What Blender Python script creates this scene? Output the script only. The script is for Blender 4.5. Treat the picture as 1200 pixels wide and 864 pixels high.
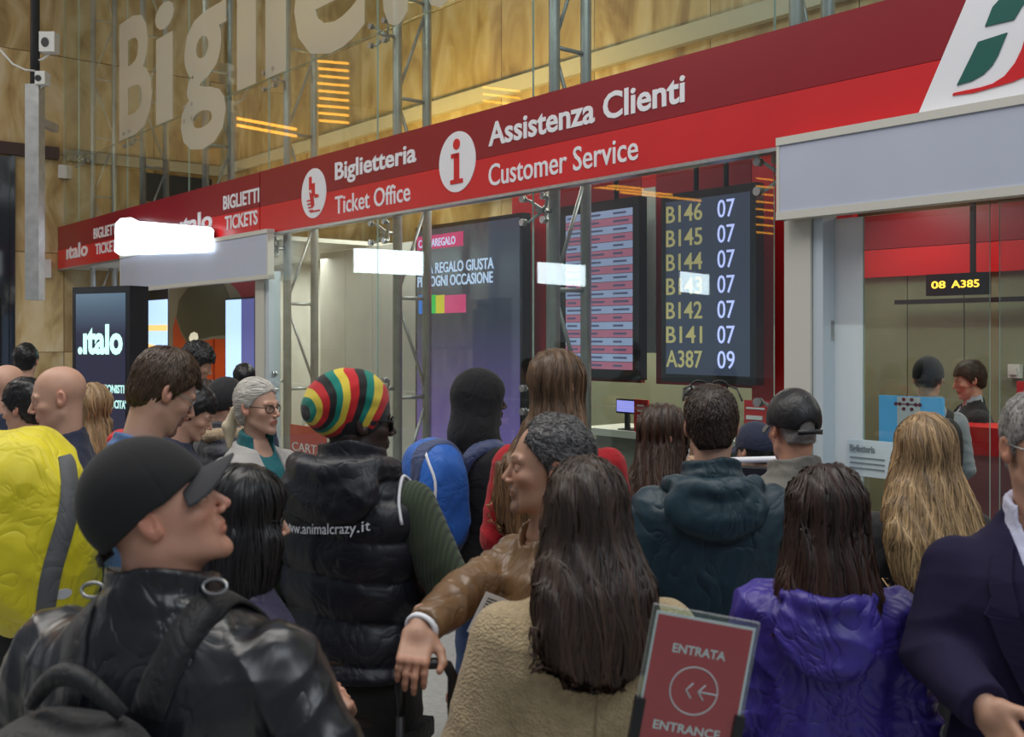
import bpy, math, random
import numpy as np
from mathutils import Matrix, Vector, Euler

for _o in list(bpy.data.objects):
    bpy.data.objects.remove(_o)
SC = bpy.context.scene
COL = SC.collection
random.seed(7)
RNG = np.random.default_rng(7)
PI = math.pi

# ------------------------------------------------------------------ camera, light, exposure
CAMH, F, CX, HY = 1.88, 1200.0, 600.0, 395.0
cam_d = bpy.data.cameras.new('camera')
cam = bpy.data.objects.new('camera', cam_d)
COL.objects.link(cam)
cam.location = (0, 0, CAMH)
cam.rotation_euler = (PI/2, 0, 0)
cam_d.sensor_width = 36.0
cam_d.lens = 36.0
cam_d.shift_y = -(432.0-HY)/1200.0
cam_d.clip_start = 0.05
cam_d.clip_end = 200
cam_d.dof.use_dof = True
cam_d.dof.focus_distance = 6.0
cam_d.dof.aperture_fstop = 5.6
SC.camera = cam
SC.view_settings.view_transform = 'Standard'
SC.view_settings.look = 'None'
SC.view_settings.gamma = 1.0
SC.view_settings.use_curve_mapping = False
SC.view_settings.exposure = 0.0
world = bpy.data.worlds.new('hall_daylight')
SC.world = world
world.use_nodes = True
wbg = world.node_tree.nodes['Background']
wbg.inputs[0].default_value = (0.80, 0.88, 1.0, 1)
wbg.inputs[1].default_value = 0.23
try:
    SC.cycles.max_bounces = 6
    SC.cycles.transparent_max_bounces = 24
    SC.cycles.caustics_reflective = False
    SC.cycles.caustics_refractive = False
    SC.cycles.sample_clamp_indirect = 4.0
except Exception:
    pass

def area_light(name, loc, target, sx, sy, power, color, rz=None):
    d = bpy.data.lights.new(name, 'AREA')
    d.shape = 'RECTANGLE'; d.size = sx; d.size_y = sy
    d.energy = power; d.color = color
    o = bpy.data.objects.new(name, d)
    COL.objects.link(o)
    o.location = loc
    v = Vector(target)-Vector(loc)
    o.rotation_euler = v.to_track_quat('-Z', 'Y').to_euler() if rz is None else (0, 0, rz)
    return o
area_light('hall_ceiling_light', (-1.5, 3.0, 8.5), (-1.5, 3.6, 0), 9, 3.0, 420, (1.0, .96, .90))
area_light('hall_ceiling_light', (-9.0, 8.0, 9.0), (-8.0, 9.0, 0), 6, 3.0, 300, (1.0, .95, .86))
area_light('hall_ceiling_light', (4.0, -3.0, 8.0), (1.0, 3.0, 0), 8, 3.0, 240, (.88, .94, 1.0))

# facade frame: x runs along the glass towards the right, y into the ticket office, z up
DX, DY = 0.640184, -0.768221
EX, EY = 0.768221, 0.640184
P0 = (1.582, 6.165)
MF = Matrix(((DX, EX, 0, P0[0]), (DY, EY, 0, P0[1]), (0, 0, 1, 0), (0, 0, 0, 1)))
def fs(px, off=0.0):
    X = (px-CX)/F
    return (X*(P0[1]+EY*off)-(P0[0]+EX*off))/(DX-DY*X)
def fz(px, py, off=0.0):
    s = fs(px, off)
    Z = P0[1]+EY*off+DY*s
    return CAMH+(HY-py)/F*Z
def FW(s, off, z):
    return MF @ Vector((s, off, z))
def wp(px, py, Z):
    return Vector(((px-CX)/F*Z, Z, CAMH+(HY-py)/F*Z))
area_light('warm_wall_washer', FW(-6.0, 1.3, 3.9), FW(-5.8, 2.74, 5.9), 4.0, 0.3, 95, (1.0, .66, .20))
area_light('warm_wall_washer', FW(-11.0, 1.3, 3.9), FW(-11.5, 2.74, 6.2), 4.0, 0.3, 34, (1.0, .70, .32))
area_light('office_ceiling_light', FW(-4.0, 1.5, 3.62), FW(-4.0, 1.5, 0), 5.5, 1.2, 170, (1.0, .96, .88), math.atan2(DY, DX))
area_light('office_ceiling_light', FW(1.2, 1.6, 2.95), FW(1.0, 1.8, 0), 3.6, 1.2, 70, (1.0, .96, .86), math.atan2(DY, DX))
area_light('shop_ceiling_light', FW(-10.0, 1.2, 2.9), FW(-10.0, 1.2, 0), 4.0, 1.2, 80, (1.0, .93, .85), math.atan2(DY, DX))

# ------------------------------------------------------------------ materials
_mats = {}
def mat(name, color, rough=.6, metal=0.0, bump=None, var=0.0, vscale=6.0, emit=0.0, attr=False, coat=0.0, sheen=0.0, spec=.5, sss=0.0, emit_color=None):
    """procedural principled material; bump=(kind, scale, strength, distance)"""
    if name in _mats:
        return _mats[name]
    m = bpy.data.materials.new(name); _mats[name] = m
    m.use_nodes = True
    nt = m.node_tree; N = nt.nodes; L = nt.links
    b = N['Principled BSDF']
    col = (*color[:3], 1)
    b.inputs['Base Color'].default_value = col
    b.inputs['Roughness'].default_value = rough
    b.inputs['Metallic'].default_value = metal
    b.inputs['Specular IOR Level'].default_value = spec
    if coat: b.inputs['Coat Weight'].default_value = coat; b.inputs['Coat Roughness'].default_value = .25
    if sheen: b.inputs['Sheen Weight'].default_value = sheen
    if sss:
        b.inputs['Subsurface Weight'].default_value = sss
        b.inputs['Subsurface Radius'].default_value = (.012, .004, .002)
        b.inputs['Subsurface Scale'].default_value = 1.0
    if emit:
        b.inputs['Emission Color'].default_value = (*(emit_color or color)[:3], 1)
        b.inputs['Emission Strength'].default_value = emit
    tc = N.new('ShaderNodeTexCoord')
    src = None
    if attr:
        a = N.new('ShaderNodeAttribute'); a.attribute_name = 'Col'
        mx = N.new('ShaderNodeMix'); mx.data_type = 'RGBA'; mx.blend_type = 'MULTIPLY'
        mx.inputs[0].default_value = 1.0
        L.new(a.outputs['Color'], mx.inputs[6]); mx.inputs[7].default_value = col
        src = mx.outputs[2]
    if var:
        n = N.new('ShaderNodeTexNoise'); n.inputs['Scale'].default_value = vscale; n.inputs['Detail'].default_value = 5
        L.new(tc.outputs['Object'], n.inputs['Vector'])
        mr = N.new('ShaderNodeMapRange'); mr.inputs['From Min'].default_value = .3; mr.inputs['From Max'].default_value = .7
        mr.inputs['To Min'].default_value = 1-var; mr.inputs['To Max'].default_value = 1+var
        L.new(n.outputs['Fac'], mr.inputs['Value'])
        mx = N.new('ShaderNodeVectorMath'); mx.operation = 'SCALE'
        if src: L.new(src, mx.inputs[0])
        else: mx.inputs[0].default_value = col[:3]
        L.new(mr.outputs[0], mx.inputs['Scale'])
        src = mx.outputs[0]
    if src: L.new(src, b.inputs['Base Color'])
    if bump:
        kind, sc, st, di = bump[:4]
        if kind == 'noise':
            t = N.new('ShaderNodeTexNoise'); t.inputs['Scale'].default_value = sc; t.inputs['Detail'].default_value = 6
        elif kind == 'folds':
            t = N.new('ShaderNodeTexNoise'); t.inputs['Scale'].default_value = sc
            t.inputs['Detail'].default_value = 2.5; t.inputs['Distortion'].default_value = 1.4
        elif kind == 'voronoi':
            t = N.new('ShaderNodeTexVoronoi'); t.inputs['Scale'].default_value = sc
        elif kind == 'rib':
            t = N.new('ShaderNodeTexWave'); t.inputs['Scale'].default_value = sc; t.inputs['Distortion'].default_value = .5
            t.wave_type = 'BANDS'; t.bands_direction = bump[4] if len(bump) > 4 else 'X'
        mp = N.new('ShaderNodeMapping')
        if kind == 'folds': mp.inputs['Scale'].default_value = (1.0, 1.0, .75)
        L.new(tc.outputs['Object'], mp.inputs['Vector'])
        L.new(mp.outputs[0], t.inputs['Vector'])
        bp = N.new('ShaderNodeBump'); bp.inputs['Strength'].default_value = st; bp.inputs['Distance'].default_value = di
        if kind == 'folds':
            m1 = N.new('ShaderNodeMath'); m1.operation = 'SUBTRACT'; m1.inputs[1].default_value = .5; L.new(t.outputs[0], m1.inputs[0])
            m2 = N.new('ShaderNodeMath'); m2.operation = 'ABSOLUTE'; L.new(m1.outputs[0], m2.inputs[0])
            m3 = N.new('ShaderNodeMath'); m3.operation = 'POWER'; m3.inputs[1].default_value = .55; L.new(m2.outputs[0], m3.inputs[0])
            L.new(m3.outputs[0], bp.inputs['Height'])
        else: L.new(t.outputs[0], bp.inputs['Height'])
        L.new(bp.outputs[0], b.inputs['Normal'])
    return m

def glass_mat(name, tint=(.93, .98, .96), refl=1.0, haze=0.0, haze_col=(.9, .93, .92)):
    if name in _mats: return _mats[name]
    m = bpy.data.materials.new(name); _mats[name] = m
    m.use_nodes = True; nt = m.node_tree; N = nt.nodes; L = nt.links
    N.remove(N['Principled BSDF'])
    out = N['Material Output']
    tr = N.new('ShaderNodeBsdfTransparent'); tr.inputs[0].default_value = (*tint, 1)
    gl = N.new('ShaderNodeBsdfGlossy'); gl.inputs['Roughness'].default_value = .015
    gl.inputs[0].default_value = (refl, refl, refl, 1)
    lw = N.new('ShaderNodeLayerWeight'); lw.inputs['Blend'].default_value = .5
    pw = N.new('ShaderNodeMath'); pw.operation = 'POWER'; pw.inputs[1].default_value = 4.0
    fr = N.new('ShaderNodeMath'); fr.operation = 'MULTIPLY_ADD'; fr.inputs[1].default_value = .9; fr.inputs[2].default_value = .045
    L.new(lw.outputs['Facing'], pw.inputs[0]); L.new(pw.outputs[0], fr.inputs[0])
    mx = N.new('ShaderNodeMixShader')
    L.new(fr.outputs[0], mx.inputs[0]); L.new(tr.outputs[0], mx.inputs[1]); L.new(gl.outputs[0], mx.inputs[2])
    last = mx.outputs[0]
    if haze:
        df = N.new('ShaderNodeBsdfDiffuse'); df.inputs[0].default_value = (*haze_col, 1)
        tl = N.new('ShaderNodeBsdfTranslucent'); tl.inputs[0].default_value = (*haze_col, 1)
        ad = N.new('ShaderNodeMixShader'); ad.inputs[0].default_value = .5
        L.new(df.outputs[0], ad.inputs[1]); L.new(tl.outputs[0], ad.inputs[2])
        m2 = N.new('ShaderNodeMixShader'); m2.inputs[0].default_value = haze
        L.new(last, m2.inputs[1]); L.new(ad.outputs[0], m2.inputs[2]); last = m2.outputs[0]
    L.new(last, out.inputs[0])
    return m

# ------------------------------------------------------------------ object helpers
def mesh_from_np(name, V, Fc, col=None, smooth=True, mats=(), mi=None):
    """V (n,3); Fc list of (m,k) arrays or a python list of tuples"""
    me = bpy.data.meshes.new(name)
    if isinstance(Fc, np.ndarray): Fc = [Fc]
    if len(Fc) and not isinstance(Fc[0], np.ndarray):
        me.from_pydata([tuple(v) for v in V], [], [tuple(f) for f in Fc])
    else:
        V = np.asarray(V, dtype=np.float32)
        me.vertices.add(len(V)); me.vertices.foreach_set('co', V.ravel())
        loops = np.concatenate([f.ravel() for f in Fc]).astype(np.int32)
        sizes = np.concatenate([np.full(len(f), f.shape[1]) for f in Fc])
        starts = np.concatenate([[0], np.cumsum(sizes)[:-1]]).astype(np.int32)
        me.loops.add(len(loops)); me.loops.foreach_set('vertex_index', loops)
        me.polygons.add(len(starts)); me.polygons.foreach_set('loop_start', starts)
    for m in mats: me.materials.append(m)
    if mi is not None: me.polygons.foreach_set('material_index', np.asarray(mi, dtype=np.int32))
    me.polygons.foreach_set('use_smooth', np.full(len(me.polygons), bool(smooth)))
    me.update(calc_edges=True)
    if col is not None:
        a = me.color_attributes.new('Col', 'FLOAT_COLOR', 'POINT')
        c = np.ones((len(me.vertices), 4), dtype=np.float32); c[:, :3] = col
        a.data.foreach_set('color', c.ravel())
    return me

def link(name, me, parent=None, matrix=None):
    o = bpy.data.objects.new(name, me); COL.objects.link(o)
    if parent is not None: o.parent = parent
    if matrix is not None: o.matrix_local = matrix
    return o

def tag(o, label=None, cat=None, group=None, kind=None):
    if label: o['label'] = label
    if cat: o['category'] = cat
    if group: o['group'] = group
    if kind: o['kind'] = kind
    return o

def empty(name, loc=(0, 0, 0), matrix=None, label=None, cat=None, group=None):
    o = bpy.data.objects.new(name, None); COL.objects.link(o)
    o.empty_display_size = .1
    if matrix is not None: o.matrix_world = matrix
    else: o.location = loc
    return tag(o, label, cat, group)

class MB:
    def __init__(s): s.v = []; s.f = []; s.m = []; s.sm = []
    def add(s, vs, fs_, mi=0, M=None, smooth=False):
        b = len(s.v)
        if M is not None: vs = [M @ Vector(v) for v in vs]
        s.v += [tuple(v) for v in vs]; s.f += [tuple(i+b for i in f) for f in fs_]
        s.m += [mi]*len(fs_); s.sm += [smooth]*len(fs_); return s
    def box(s, x0, x1, y0, y1, z0, z1, mi=0, M=None, rim=None):
        vs = [(x0,y0,z0),(x1,y0,z0),(x1,y1,z0),(x0,y1,z0),(x0,y0,z1),(x1,y0,z1),(x1,y1,z1),(x0,y1,z1)]
        fs_ = [(0,1,5,4),(2,3,7,6),(3,0,4,7),(1,2,6,5),(4,5,6,7),(3,2,1,0)]
        b = len(s.m); s.add(vs, fs_, mi, M)
        if rim is not None:
            for k in range(2, 6): s.m[b+k] = rim
        return s
    def tube(s, pts, r, n=8, mi=0, M=None, cap=True, closed=False, smooth=True):
        pts = [Vector(p) for p in pts]; k = len(pts); vs = []; fs_ = []
        rr = r if isinstance(r, (list, tuple)) else [r]*k
        up = None
        for i, p in enumerate(pts):
            if closed: t = pts[(i+1) % k]-pts[i-1]
            else: t = pts[min(i+1, k-1)]-pts[max(i-1, 0)]
            t = t.normalized()
            if up is None: up = Vector((0,0,1)) if abs(t.z) < .9 else Vector((1,0,0))
            a = t.cross(up).normalized(); b = a.cross(t).normalized(); up = b
            for j in range(n):
                an = 2*PI*j/n
                vs.append(p+(a*math.cos(an)+b*math.sin(an))*rr[i])
        for i in range(k if closed else k-1):
            for j in range(n):
                i2 = (i+1) % k
                fs_.append((i*n+j, i*n+(j+1) % n, i2*n+(j+1) % n, i2*n+j))
        if cap and not closed:
            fs_.append(tuple(range(n))[::-1]); fs_.append(tuple((k-1)*n+j for j in range(n)))
        return s.add(vs, fs_, mi, M, smooth)
    def disc(s, c, r, t, n=28, mi=0, M=None, ax='y', sx=1.0):
        """short cylinder facing -y"""
        vs = []; fs_ = []
        for q in (0, t):
            for j in range(n):
                an = 2*PI*j/n; u, w = math.cos(an)*r*sx, math.sin(an)*r
                vs.append({'y': (c[0]+u, c[1]+q, c[2]+w), 'z': (c[0]+u, c[1]+w, c[2]+q), 'x': (c[0]+q, c[1]+u, c[2]+w)}[ax])
        fs_.append(tuple(range(n))); fs_.append(tuple(n+j for j in range(n))[::-1])
        for j in range(n): fs_.append((j, n+j, n+(j+1) % n, (j+1) % n))
        return s.add(vs, fs_, mi, M)
    def prism(s, poly, y0, y1, mi=0, M=None):
        """extrude an (x, z) polygon from y0 (front) to y1"""
        n = len(poly)
        vs = [(x, y0, z) for x, z in poly]+[(x, y1, z) for x, z in poly]
        fs_ = [tuple(range(n)), tuple(n+j for j in range(n))[::-1]]
        for j in range(n): fs_.append((j, n+j, n+(j+1) % n, (j+1) % n))
        return s.add(vs, fs_, mi, M)
    def build(s, name, mats, parent=None, matrix=None, smooth=None):
        if not isinstance(mats, (list, tuple)): mats = [mats]
        me = mesh_from_np(name, s.v, s.f, smooth=False, mats=mats, mi=s.m)
        me.polygons.foreach_set('use_smooth', s.sm)
        return link(name, me, parent, matrix)

# text -> flat polygons in the (x, z) plane, cached
_txt = {}
def text_np(body, bold=0.0, spacing=1.0, shear=0.0, extrude=0.0):
    k = (body, bold, spacing, shear)
    if k not in _txt:
        c = bpy.data.curves.new('lettering', 'FONT'); c.body = body; c.size = 1.0
        c.offset = bold; c.space_character = spacing; c.shear = shear; c.resolution_u = 3
        c.extrude = 0.0
        o = bpy.data.objects.new('lettering', c); COL.objects.link(o)
        dg = bpy.context.evaluated_depsgraph_get()
        me = o.evaluated_get(dg).to_mesh()
        V = np.array([(v.co.x, v.co.y) for v in me.vertices], dtype=float).reshape(-1, 2)
        Fc = [tuple(p.vertices) for p in me.polygons]
        o.evaluated_get(dg).to_mesh_clear()
        bpy.data.objects.remove(o); bpy.data.curves.remove(c)
        _txt[k] = (V, Fc)
    return _txt[k]
def text_mb(mb, body, x0, x1, zbase, zcap, y, bold=0.0, mi=0, M=None, spacing=1.0, thick=.004, shear=0.0):
    """fit the string's ink box between x0..x1, baseline zbase, cap height zcap, at depth y facing -y"""
    V, Fc = text_np(body, bold, spacing, shear)
    capV, _ = text_np('E' if bold == 0 else 'E', bold, 1.0, 0.0)
    ch = capV[:, 1].max()-capV[:, 1].min(); cb = capV[:, 1].min()
    sx = (x1-x0)/(V[:, 0].max()-V[:, 0].min()); sz = (zcap-zbase)/ch
    X = x0+(V[:, 0]-V[:, 0].min())*sx; Zc = zbase+(V[:, 1]-cb)*sz
    n = len(V)
    vs = [(X[i], y-thick, Zc[i]) for i in range(n)]
    fs_ = [tuple(f) for f in Fc]
    mb.add(vs, fs_, mi, M)
    # side walls along boundary edges
    cnt = {}
    for f in Fc:
        for a, b in zip(f, f[1:]+f[:1]):
            key = (min(a, b), max(a, b)); cnt.setdefault(key, []).append((a, b))
    be = [v[0] for v in cnt.values() if len(v) == 1]
    vs2 = []; fs2 = []
    for a, b in be:
        i = len(vs2)
        vs2 += [(X[a], y-thick, Zc[a]), (X[b], y-thick, Zc[b]), (X[b], y, Zc[b]), (X[a], y, Zc[a])]
        fs2.append((i, i+1, i+2, i+3))
    mb.add(vs2, fs2, mi, M)
    return mb

# ------------------------------------------------------------------ signed distance modelling
def smin(a, b, k):
    if k <= 0: return np.minimum(a, b)
    h = np.clip(.5+.5*(b-a)/k, 0, 1)
    return b*(1-h)+a*h-k*h*(1-h)
def smax(a, b, k): return -smin(-a, -b, k)
def cap(P, a, b, r1, r2=None):
    if r2 is None: r2 = r1
    a = np.asarray(a, float); b = np.asarray(b, float); ba = b-a
    pa = P-a; h = np.clip(pa@ba/max(ba@ba, 1e-9), 0, 1)
    return np.linalg.norm(pa-h[:, None]*ba, axis=1)-(r1+(r2-r1)*h)
def ell(P, c, r, R=None):
    q = P-np.asarray(c, float)
    if R is not None: q = q@R
    r = np.asarray(r, float)
    k0 = np.linalg.norm(q/r, axis=1); k1 = np.linalg.norm(q/(r*r), axis=1)
    return k0*(k0-1)/np.maximum(k1, 1e-6)
def rbox(P, c, h, r, R=None):
    q = P-np.asarray(c, float)
    if R is not None: q = q@R
    q = np.abs(q)-(np.asarray(h, float)-r)
    return np.linalg.norm(np.maximum(q, 0), axis=1)+np.minimum(q.max(axis=1), 0)-r
def rotm(rx=0, ry=0, rz=0):
    return np.array(Euler((rx, ry, rz)).to_matrix())
def loft(P, T, n=2.5, t=0.0):
    """stack of superellipses: rows (z, half width, half depth, centre y[, centre x])"""
    T = np.array([list(r)+[0]*(5-len(r)) for r in T], float); T = T[np.argsort(T[:, 0])]
    z = P[:, 2]
    a = np.interp(z, T[:, 0], T[:, 1])+t; b = np.interp(z, T[:, 0], T[:, 2])+t
    cy = np.interp(z, T[:, 0], T[:, 3]); cx = np.interp(z, T[:, 0], T[:, 4])
    x = np.abs(P[:, 0]-cx)/a; y = np.abs(P[:, 1]-cy)/b
    rr = (x**n+y**n)**(1/n)
    d = (rr-1)*np.minimum(a, b)
    return smax(d, np.maximum(z-T[-1, 0]-t, T[0, 0]-z), .012)
def wob(P, f=14.0, seed=0):
    g = np.random.default_rng(seed); out = 0
    q = P*1.0
    for o in range(3):
        k = g.normal(size=(3, 3)); k /= np.linalg.norm(k, axis=0)
        q = P*f*(1.9**o)
        q = q+.9*np.sin(q[:, [1, 2, 0]]*.7+g.uniform(0, 6, 3))
        out = out+np.sin(q@k+g.uniform(0, 6, 3)).mean(axis=1)/(1.6**o)
    return out
def folds(P, f=16.0, seed=0, stretch=(1, 1, 1)):
    """sharp-valleyed cloth folds, about 0..1"""
    q = P*np.asarray(stretch)
    w = wob(q, f*.45, seed); v = wob(q, f*.8, seed+11)
    a = np.abs(np.sin(q@np.array([.45, .3, .75])*f+3.2*w)); b = np.abs(np.sin(q@np.array([-.7, .3, .5])*f*1.5+2.6*v))
    return 1.1-a**.6*.75-b**.6*.35

def sdf_mesh(f, lo, hi, h, m=4):
    lo = np.asarray(lo, float); hi = np.asarray(hi, float)
    nb = np.maximum(np.ceil((hi-lo)/(h*m)).astype(int), 1)
    n = nb*m+1
    ax = [lo[i]+h*m*np.arange(nb[i]+1) for i in range(3)]
    G = np.stack(np.meshgrid(*ax, indexing='ij'), -1).reshape(-1, 3)
    C = f(G).reshape(nb+1)
    mn = np.full(nb, np.inf)
    for a in (0, 1):
        for b in (0, 1):
            for c in (0, 1):
                mn = np.minimum(mn, np.abs(C[a:nb[0]+a, b:nb[1]+b, c:nb[2]+c]))
    act = mn < h*m*1.25
    rep = lambda A: A.repeat(m, 0).repeat(m, 1).repeat(m, 2)
    D = np.empty(n, np.float32)
    D[:-1, :-1, :-1] = rep(C[:-1, :-1, :-1]); D[-1] = C.max(); D[:, -1] = D[:, -2]; D[:, :, -1] = D[:, :, -2]; D[-1] = D[-2]
    mk = np.zeros(n, bool); r = rep(act)
    for a in (0, 1):
        for b in (0, 1):
            for c in (0, 1):
                mk[a:n[0]-1+a, b:n[1]-1+b, c:n[2]-1+c] |= r
    idx = np.argwhere(mk)
    D[mk] = f(lo+idx*h)
    D[0] = D[-1] = 1; D[:, 0] = D[:, -1] = 1; D[:, :, 0] = D[:, :, -1] = 1
    S = D < 0
    nc = n-1
    cnt = np.zeros(nc, np.int8)
    offs = [(a, b, c) for a in (0, 1) for b in (0, 1) for c in (0, 1)]
    for a, b, c in offs: cnt += S[a:nc[0]+a, b:nc[1]+b, c:nc[2]+c]
    ci = np.argwhere((cnt > 0) & (cnt < 8))
    vid = np.full(nc, -1, np.int32); vid[ci[:, 0], ci[:, 1], ci[:, 2]] = np.arange(len(ci))
    vals = np.stack([D[ci[:, 0]+a, ci[:, 1]+b, ci[:, 2]+c] for a, b, c in offs], 1)
    acc = np.zeros((len(ci), 3)); k = np.zeros(len(ci))
    for i in range(8):
        for axs in range(3):
            if offs[i][axs] == 0:
                o2 = list(offs[i]); o2[axs] = 1; j = offs.index(tuple(o2))
                va, vb = vals[:, i], vals[:, j]; mm = (va < 0) != (vb < 0)
                t = np.where(mm, va/np.where(mm, va-vb, 1), 0)
                p = np.tile(np.array(offs[i], float), (len(ci), 1)); p[:, axs] += t
                acc += p*mm[:, None]; k += mm
    V = lo+(ci+acc/k[:, None])*h
    Q = []
    for axs in range(3):
        o1, o2 = [(1, 2), (2, 0), (0, 1)][axs]
        sl = [slice(None)]*3; sl2 = [slice(None)]*3
        sl[axs] = slice(0, -1); sl2[axs] = slice(1, None)
        A = S[tuple(sl)]; B = S[tuple(sl2)]
        e = np.argwhere(A != B)
        e = e[(e[:, o1] > 0) & (e[:, o2] > 0) & (e[:, o1] < nc[o1]) & (e[:, o2] < nc[o2])]
        inside = A[e[:, 0], e[:, 1], e[:, 2]]
        def g(d1, d2):
            q = e.copy(); q[:, o1] -= d1; q[:, o2] -= d2
            return vid[q[:, 0], q[:, 1], q[:, 2]]
        quad = np.stack([g(1, 1), g(0, 1), g(0, 0), g(1, 0)], 1)
        quad[~inside] = quad[~inside][:, ::-1]
        Q.append(quad)
    return V, np.concatenate(Q)

def grad(f, P, e=.002):
    g = np.stack([f(P+np.eye(3)[i]*e)-f(P-np.eye(3)[i]*e) for i in range(3)], 1)
    return g/np.maximum(np.linalg.norm(g, axis=1), 1e-9)[:, None]

def strands(f, roots, dirf, length, step, rad, lift=.002, jit=.3, seed=0, tone=(.75, 1.25), minz=-9.0):
    """hair locks that run over the surface f, as 3-sided tapered tubes; returns V, F, col"""
    g = np.random.default_rng(seed)
    n = len(roots); k = max(2, int(length/step))
    P = roots.copy(); off = lift*g.uniform(-.5, 1.6, n)
    path = [P.copy()]; nr = []
    jv = g.normal(size=(n, 3))*jit
    stop = g.uniform(.5, 1.0, n)*k
    for i in range(k):
        N_ = grad(f, P)
        if i == 0: nr.append(N_)
        d = dirf(P)+jv*.6+g.normal(size=(n, 3))*jit*.35
        d -= N_*(d*N_).sum(1)[:, None]
        d /= np.maximum(np.linalg.norm(d, axis=1), 1e-6)[:, None]
        act = (i < stop) & (P[:, 2] > minz)
        Pn = P+d*step*act[:, None]
        dd = f(Pn)
        Pn = Pn-N_*(dd-off)[:, None]*np.where(act, .9, 0)[:, None]
        P = Pn; path.append(P.copy()); nr.append(N_)
    ok = np.abs(f(P)) < .012
    path = np.stack(path, 1)[ok]; nr = np.stack(nr, 1)[ok]      # n,k+1,3
    n = int(ok.sum())
    T = np.gradient(path, axis=1); T /= np.maximum(np.linalg.norm(T, axis=2), 1e-6)[:, :, None]
    B = np.cross(T, nr); B /= np.maximum(np.linalg.norm(B, axis=2), 1e-6)[:, :, None]
    tp = np.sin(np.linspace(.12, 1, k+1)*PI*.93)[None, :, None]**.6*rad*g.uniform(.6, 1.3, n)[:, None, None]
    ring = np.stack([path+B*tp*1.5, path+nr*tp, path-B*tp*1.5], 2)   # n,k+1,3,3
    V = ring.reshape(-1, 3)
    base = (np.arange(n)*(k+1)*3)[:, None, None]+(np.arange(k)*3)[None, :, None]
    j = np.arange(2)[None, None, :]
    Fq = np.stack([base+j, base+j+1, base+3+j+1, base+3+j], -1).reshape(-1, 4)
    c = g.uniform(tone[0], tone[1], n).repeat((k+1)*3)[:, None]*np.ones(3)
    return V, Fq, c
# ------------------------------------------------------------------ shared materials of the place
def marble():
    m = bpy.data.materials.new('golden_marble'); m.use_nodes = True
    nt = m.node_tree; N = nt.nodes; L = nt.links; b = N['Principled BSDF']
    b.inputs['Roughness'].default_value = .38
    tc = N.new('ShaderNodeTexCoord'); oi = N.new('ShaderNodeObjectInfo')
    ad = N.new('ShaderNodeVectorMath'); ad.operation = 'ADD'
    mu = N.new('ShaderNodeMath'); mu.operation = 'MULTIPLY'; mu.inputs[1].default_value = 60
    L.new(oi.outputs['Random'], mu.inputs[0]); L.new(tc.outputs['Object'], ad.inputs[0]); L.new(mu.outputs[0], ad.inputs[1])
    mp = N.new('ShaderNodeMapping'); mp.inputs['Scale'].default_value = (1.3, 1.3, .55); mp.inputs['Rotation'].default_value = (.1, .35, 0)
    L.new(ad.outputs[0], mp.inputs['Vector'])
    n1 = N.new('ShaderNodeTexNoise'); n1.inputs['Scale'].default_value = 1.6; n1.inputs['Detail'].default_value = 9; n1.inputs['Distortion'].default_value = 1.2
    n2 = N.new('ShaderNodeTexNoise'); n2.noise_type = 'RIDGED_MULTIFRACTAL'; n2.inputs['Scale'].default_value = 1.1; n2.inputs['Detail'].default_value = 6; n2.inputs['Distortion'].default_value = 1.5
    for n in (n1, n2): L.new(mp.outputs[0], n.inputs['Vector'])
    r1 = N.new('ShaderNodeValToRGB'); e = r1.color_ramp.elements
    e[0].position = .3; e[0].color = (.25, .15, .05, 1); e[1].position = .68; e[1].color = (.60, .50, .32, 1)
    x = e.new(.5); x.color = (.47, .34, .15, 1)
    L.new(n1.outputs['Fac'], r1.inputs[0])
    r2 = N.new('ShaderNodeValToRGB'); e = r2.color_ramp.elements
    e[0].position = .42; e[0].color = (0, 0, 0, 1); e[1].position = 1.0; e[1].color = (.8, .8, .8, 1)
    L.new(n2.outputs['Fac'], r2.inputs[0])
    mx = N.new('ShaderNodeMix'); mx.data_type = 'RGBA'
    L.new(r2.outputs[0], mx.inputs[0]); L.new(r1.outputs[0], mx.inputs[6]); mx.inputs[7].default_value = (.30, .15, .045, 1)
    mr = N.new('ShaderNodeMapRange'); mr.inputs['To Min'].default_value = .82; mr.inputs['To Max'].default_value = 1.14
    L.new(oi.outputs['Random'], mr.inputs['Value'])
    sc = N.new('ShaderNodeVectorMath'); sc.operation = 'SCALE'
    L.new(mx.outputs[2], sc.inputs[0]); L.new(mr.outputs[0], sc.inputs['Scale'])
    L.new(sc.outputs[0], b.inputs['Base Color'])
    return m
M_MARBLE = marble()
M_JOINT = mat('marble_joint', (.16, .12, .07), .9)
M_STEEL = mat('brushed_steel', (.46, .47, .47), .32, .85, var=.1, vscale=20)
M_GALV = mat('painted_steel_tube', (.44, .45, .45), .42, .6, var=.12, vscale=9)
M_BLACK = mat('black_plastic', (.012, .012, .014), .35)
M_DARK = mat('dark_metal', (.035, .036, .04), .45, .3)
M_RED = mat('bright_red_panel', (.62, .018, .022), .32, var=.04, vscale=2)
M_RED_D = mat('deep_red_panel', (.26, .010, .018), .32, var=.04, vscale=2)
M_WHITE = mat('white_vinyl', (.82, .83, .88), .45)
M_LWHITE = mat('off_white_paint', (.66, .67, .65), .5, var=.03)
M_CREAM = mat('cream_painted_metal', (.62, .61, .55), .45)
M_BLIND = mat('pale_grey_screen_fabric', (.50, .54, .66), .38, var=.03, vscale=1.5)
M_GLASS = glass_mat('clear_glass')
M_EDGE = mat('green_glass_edge', (.42, .58, .52), .15, coat=.5)
M_FROST = glass_mat('frosted_film', haze=.80, haze_col=(.78, .76, .68))
M_HAZE = glass_mat('milky_glass', tint=(.95, .98, .98), haze=.80, haze_col=(.80, .88, .93))
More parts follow.
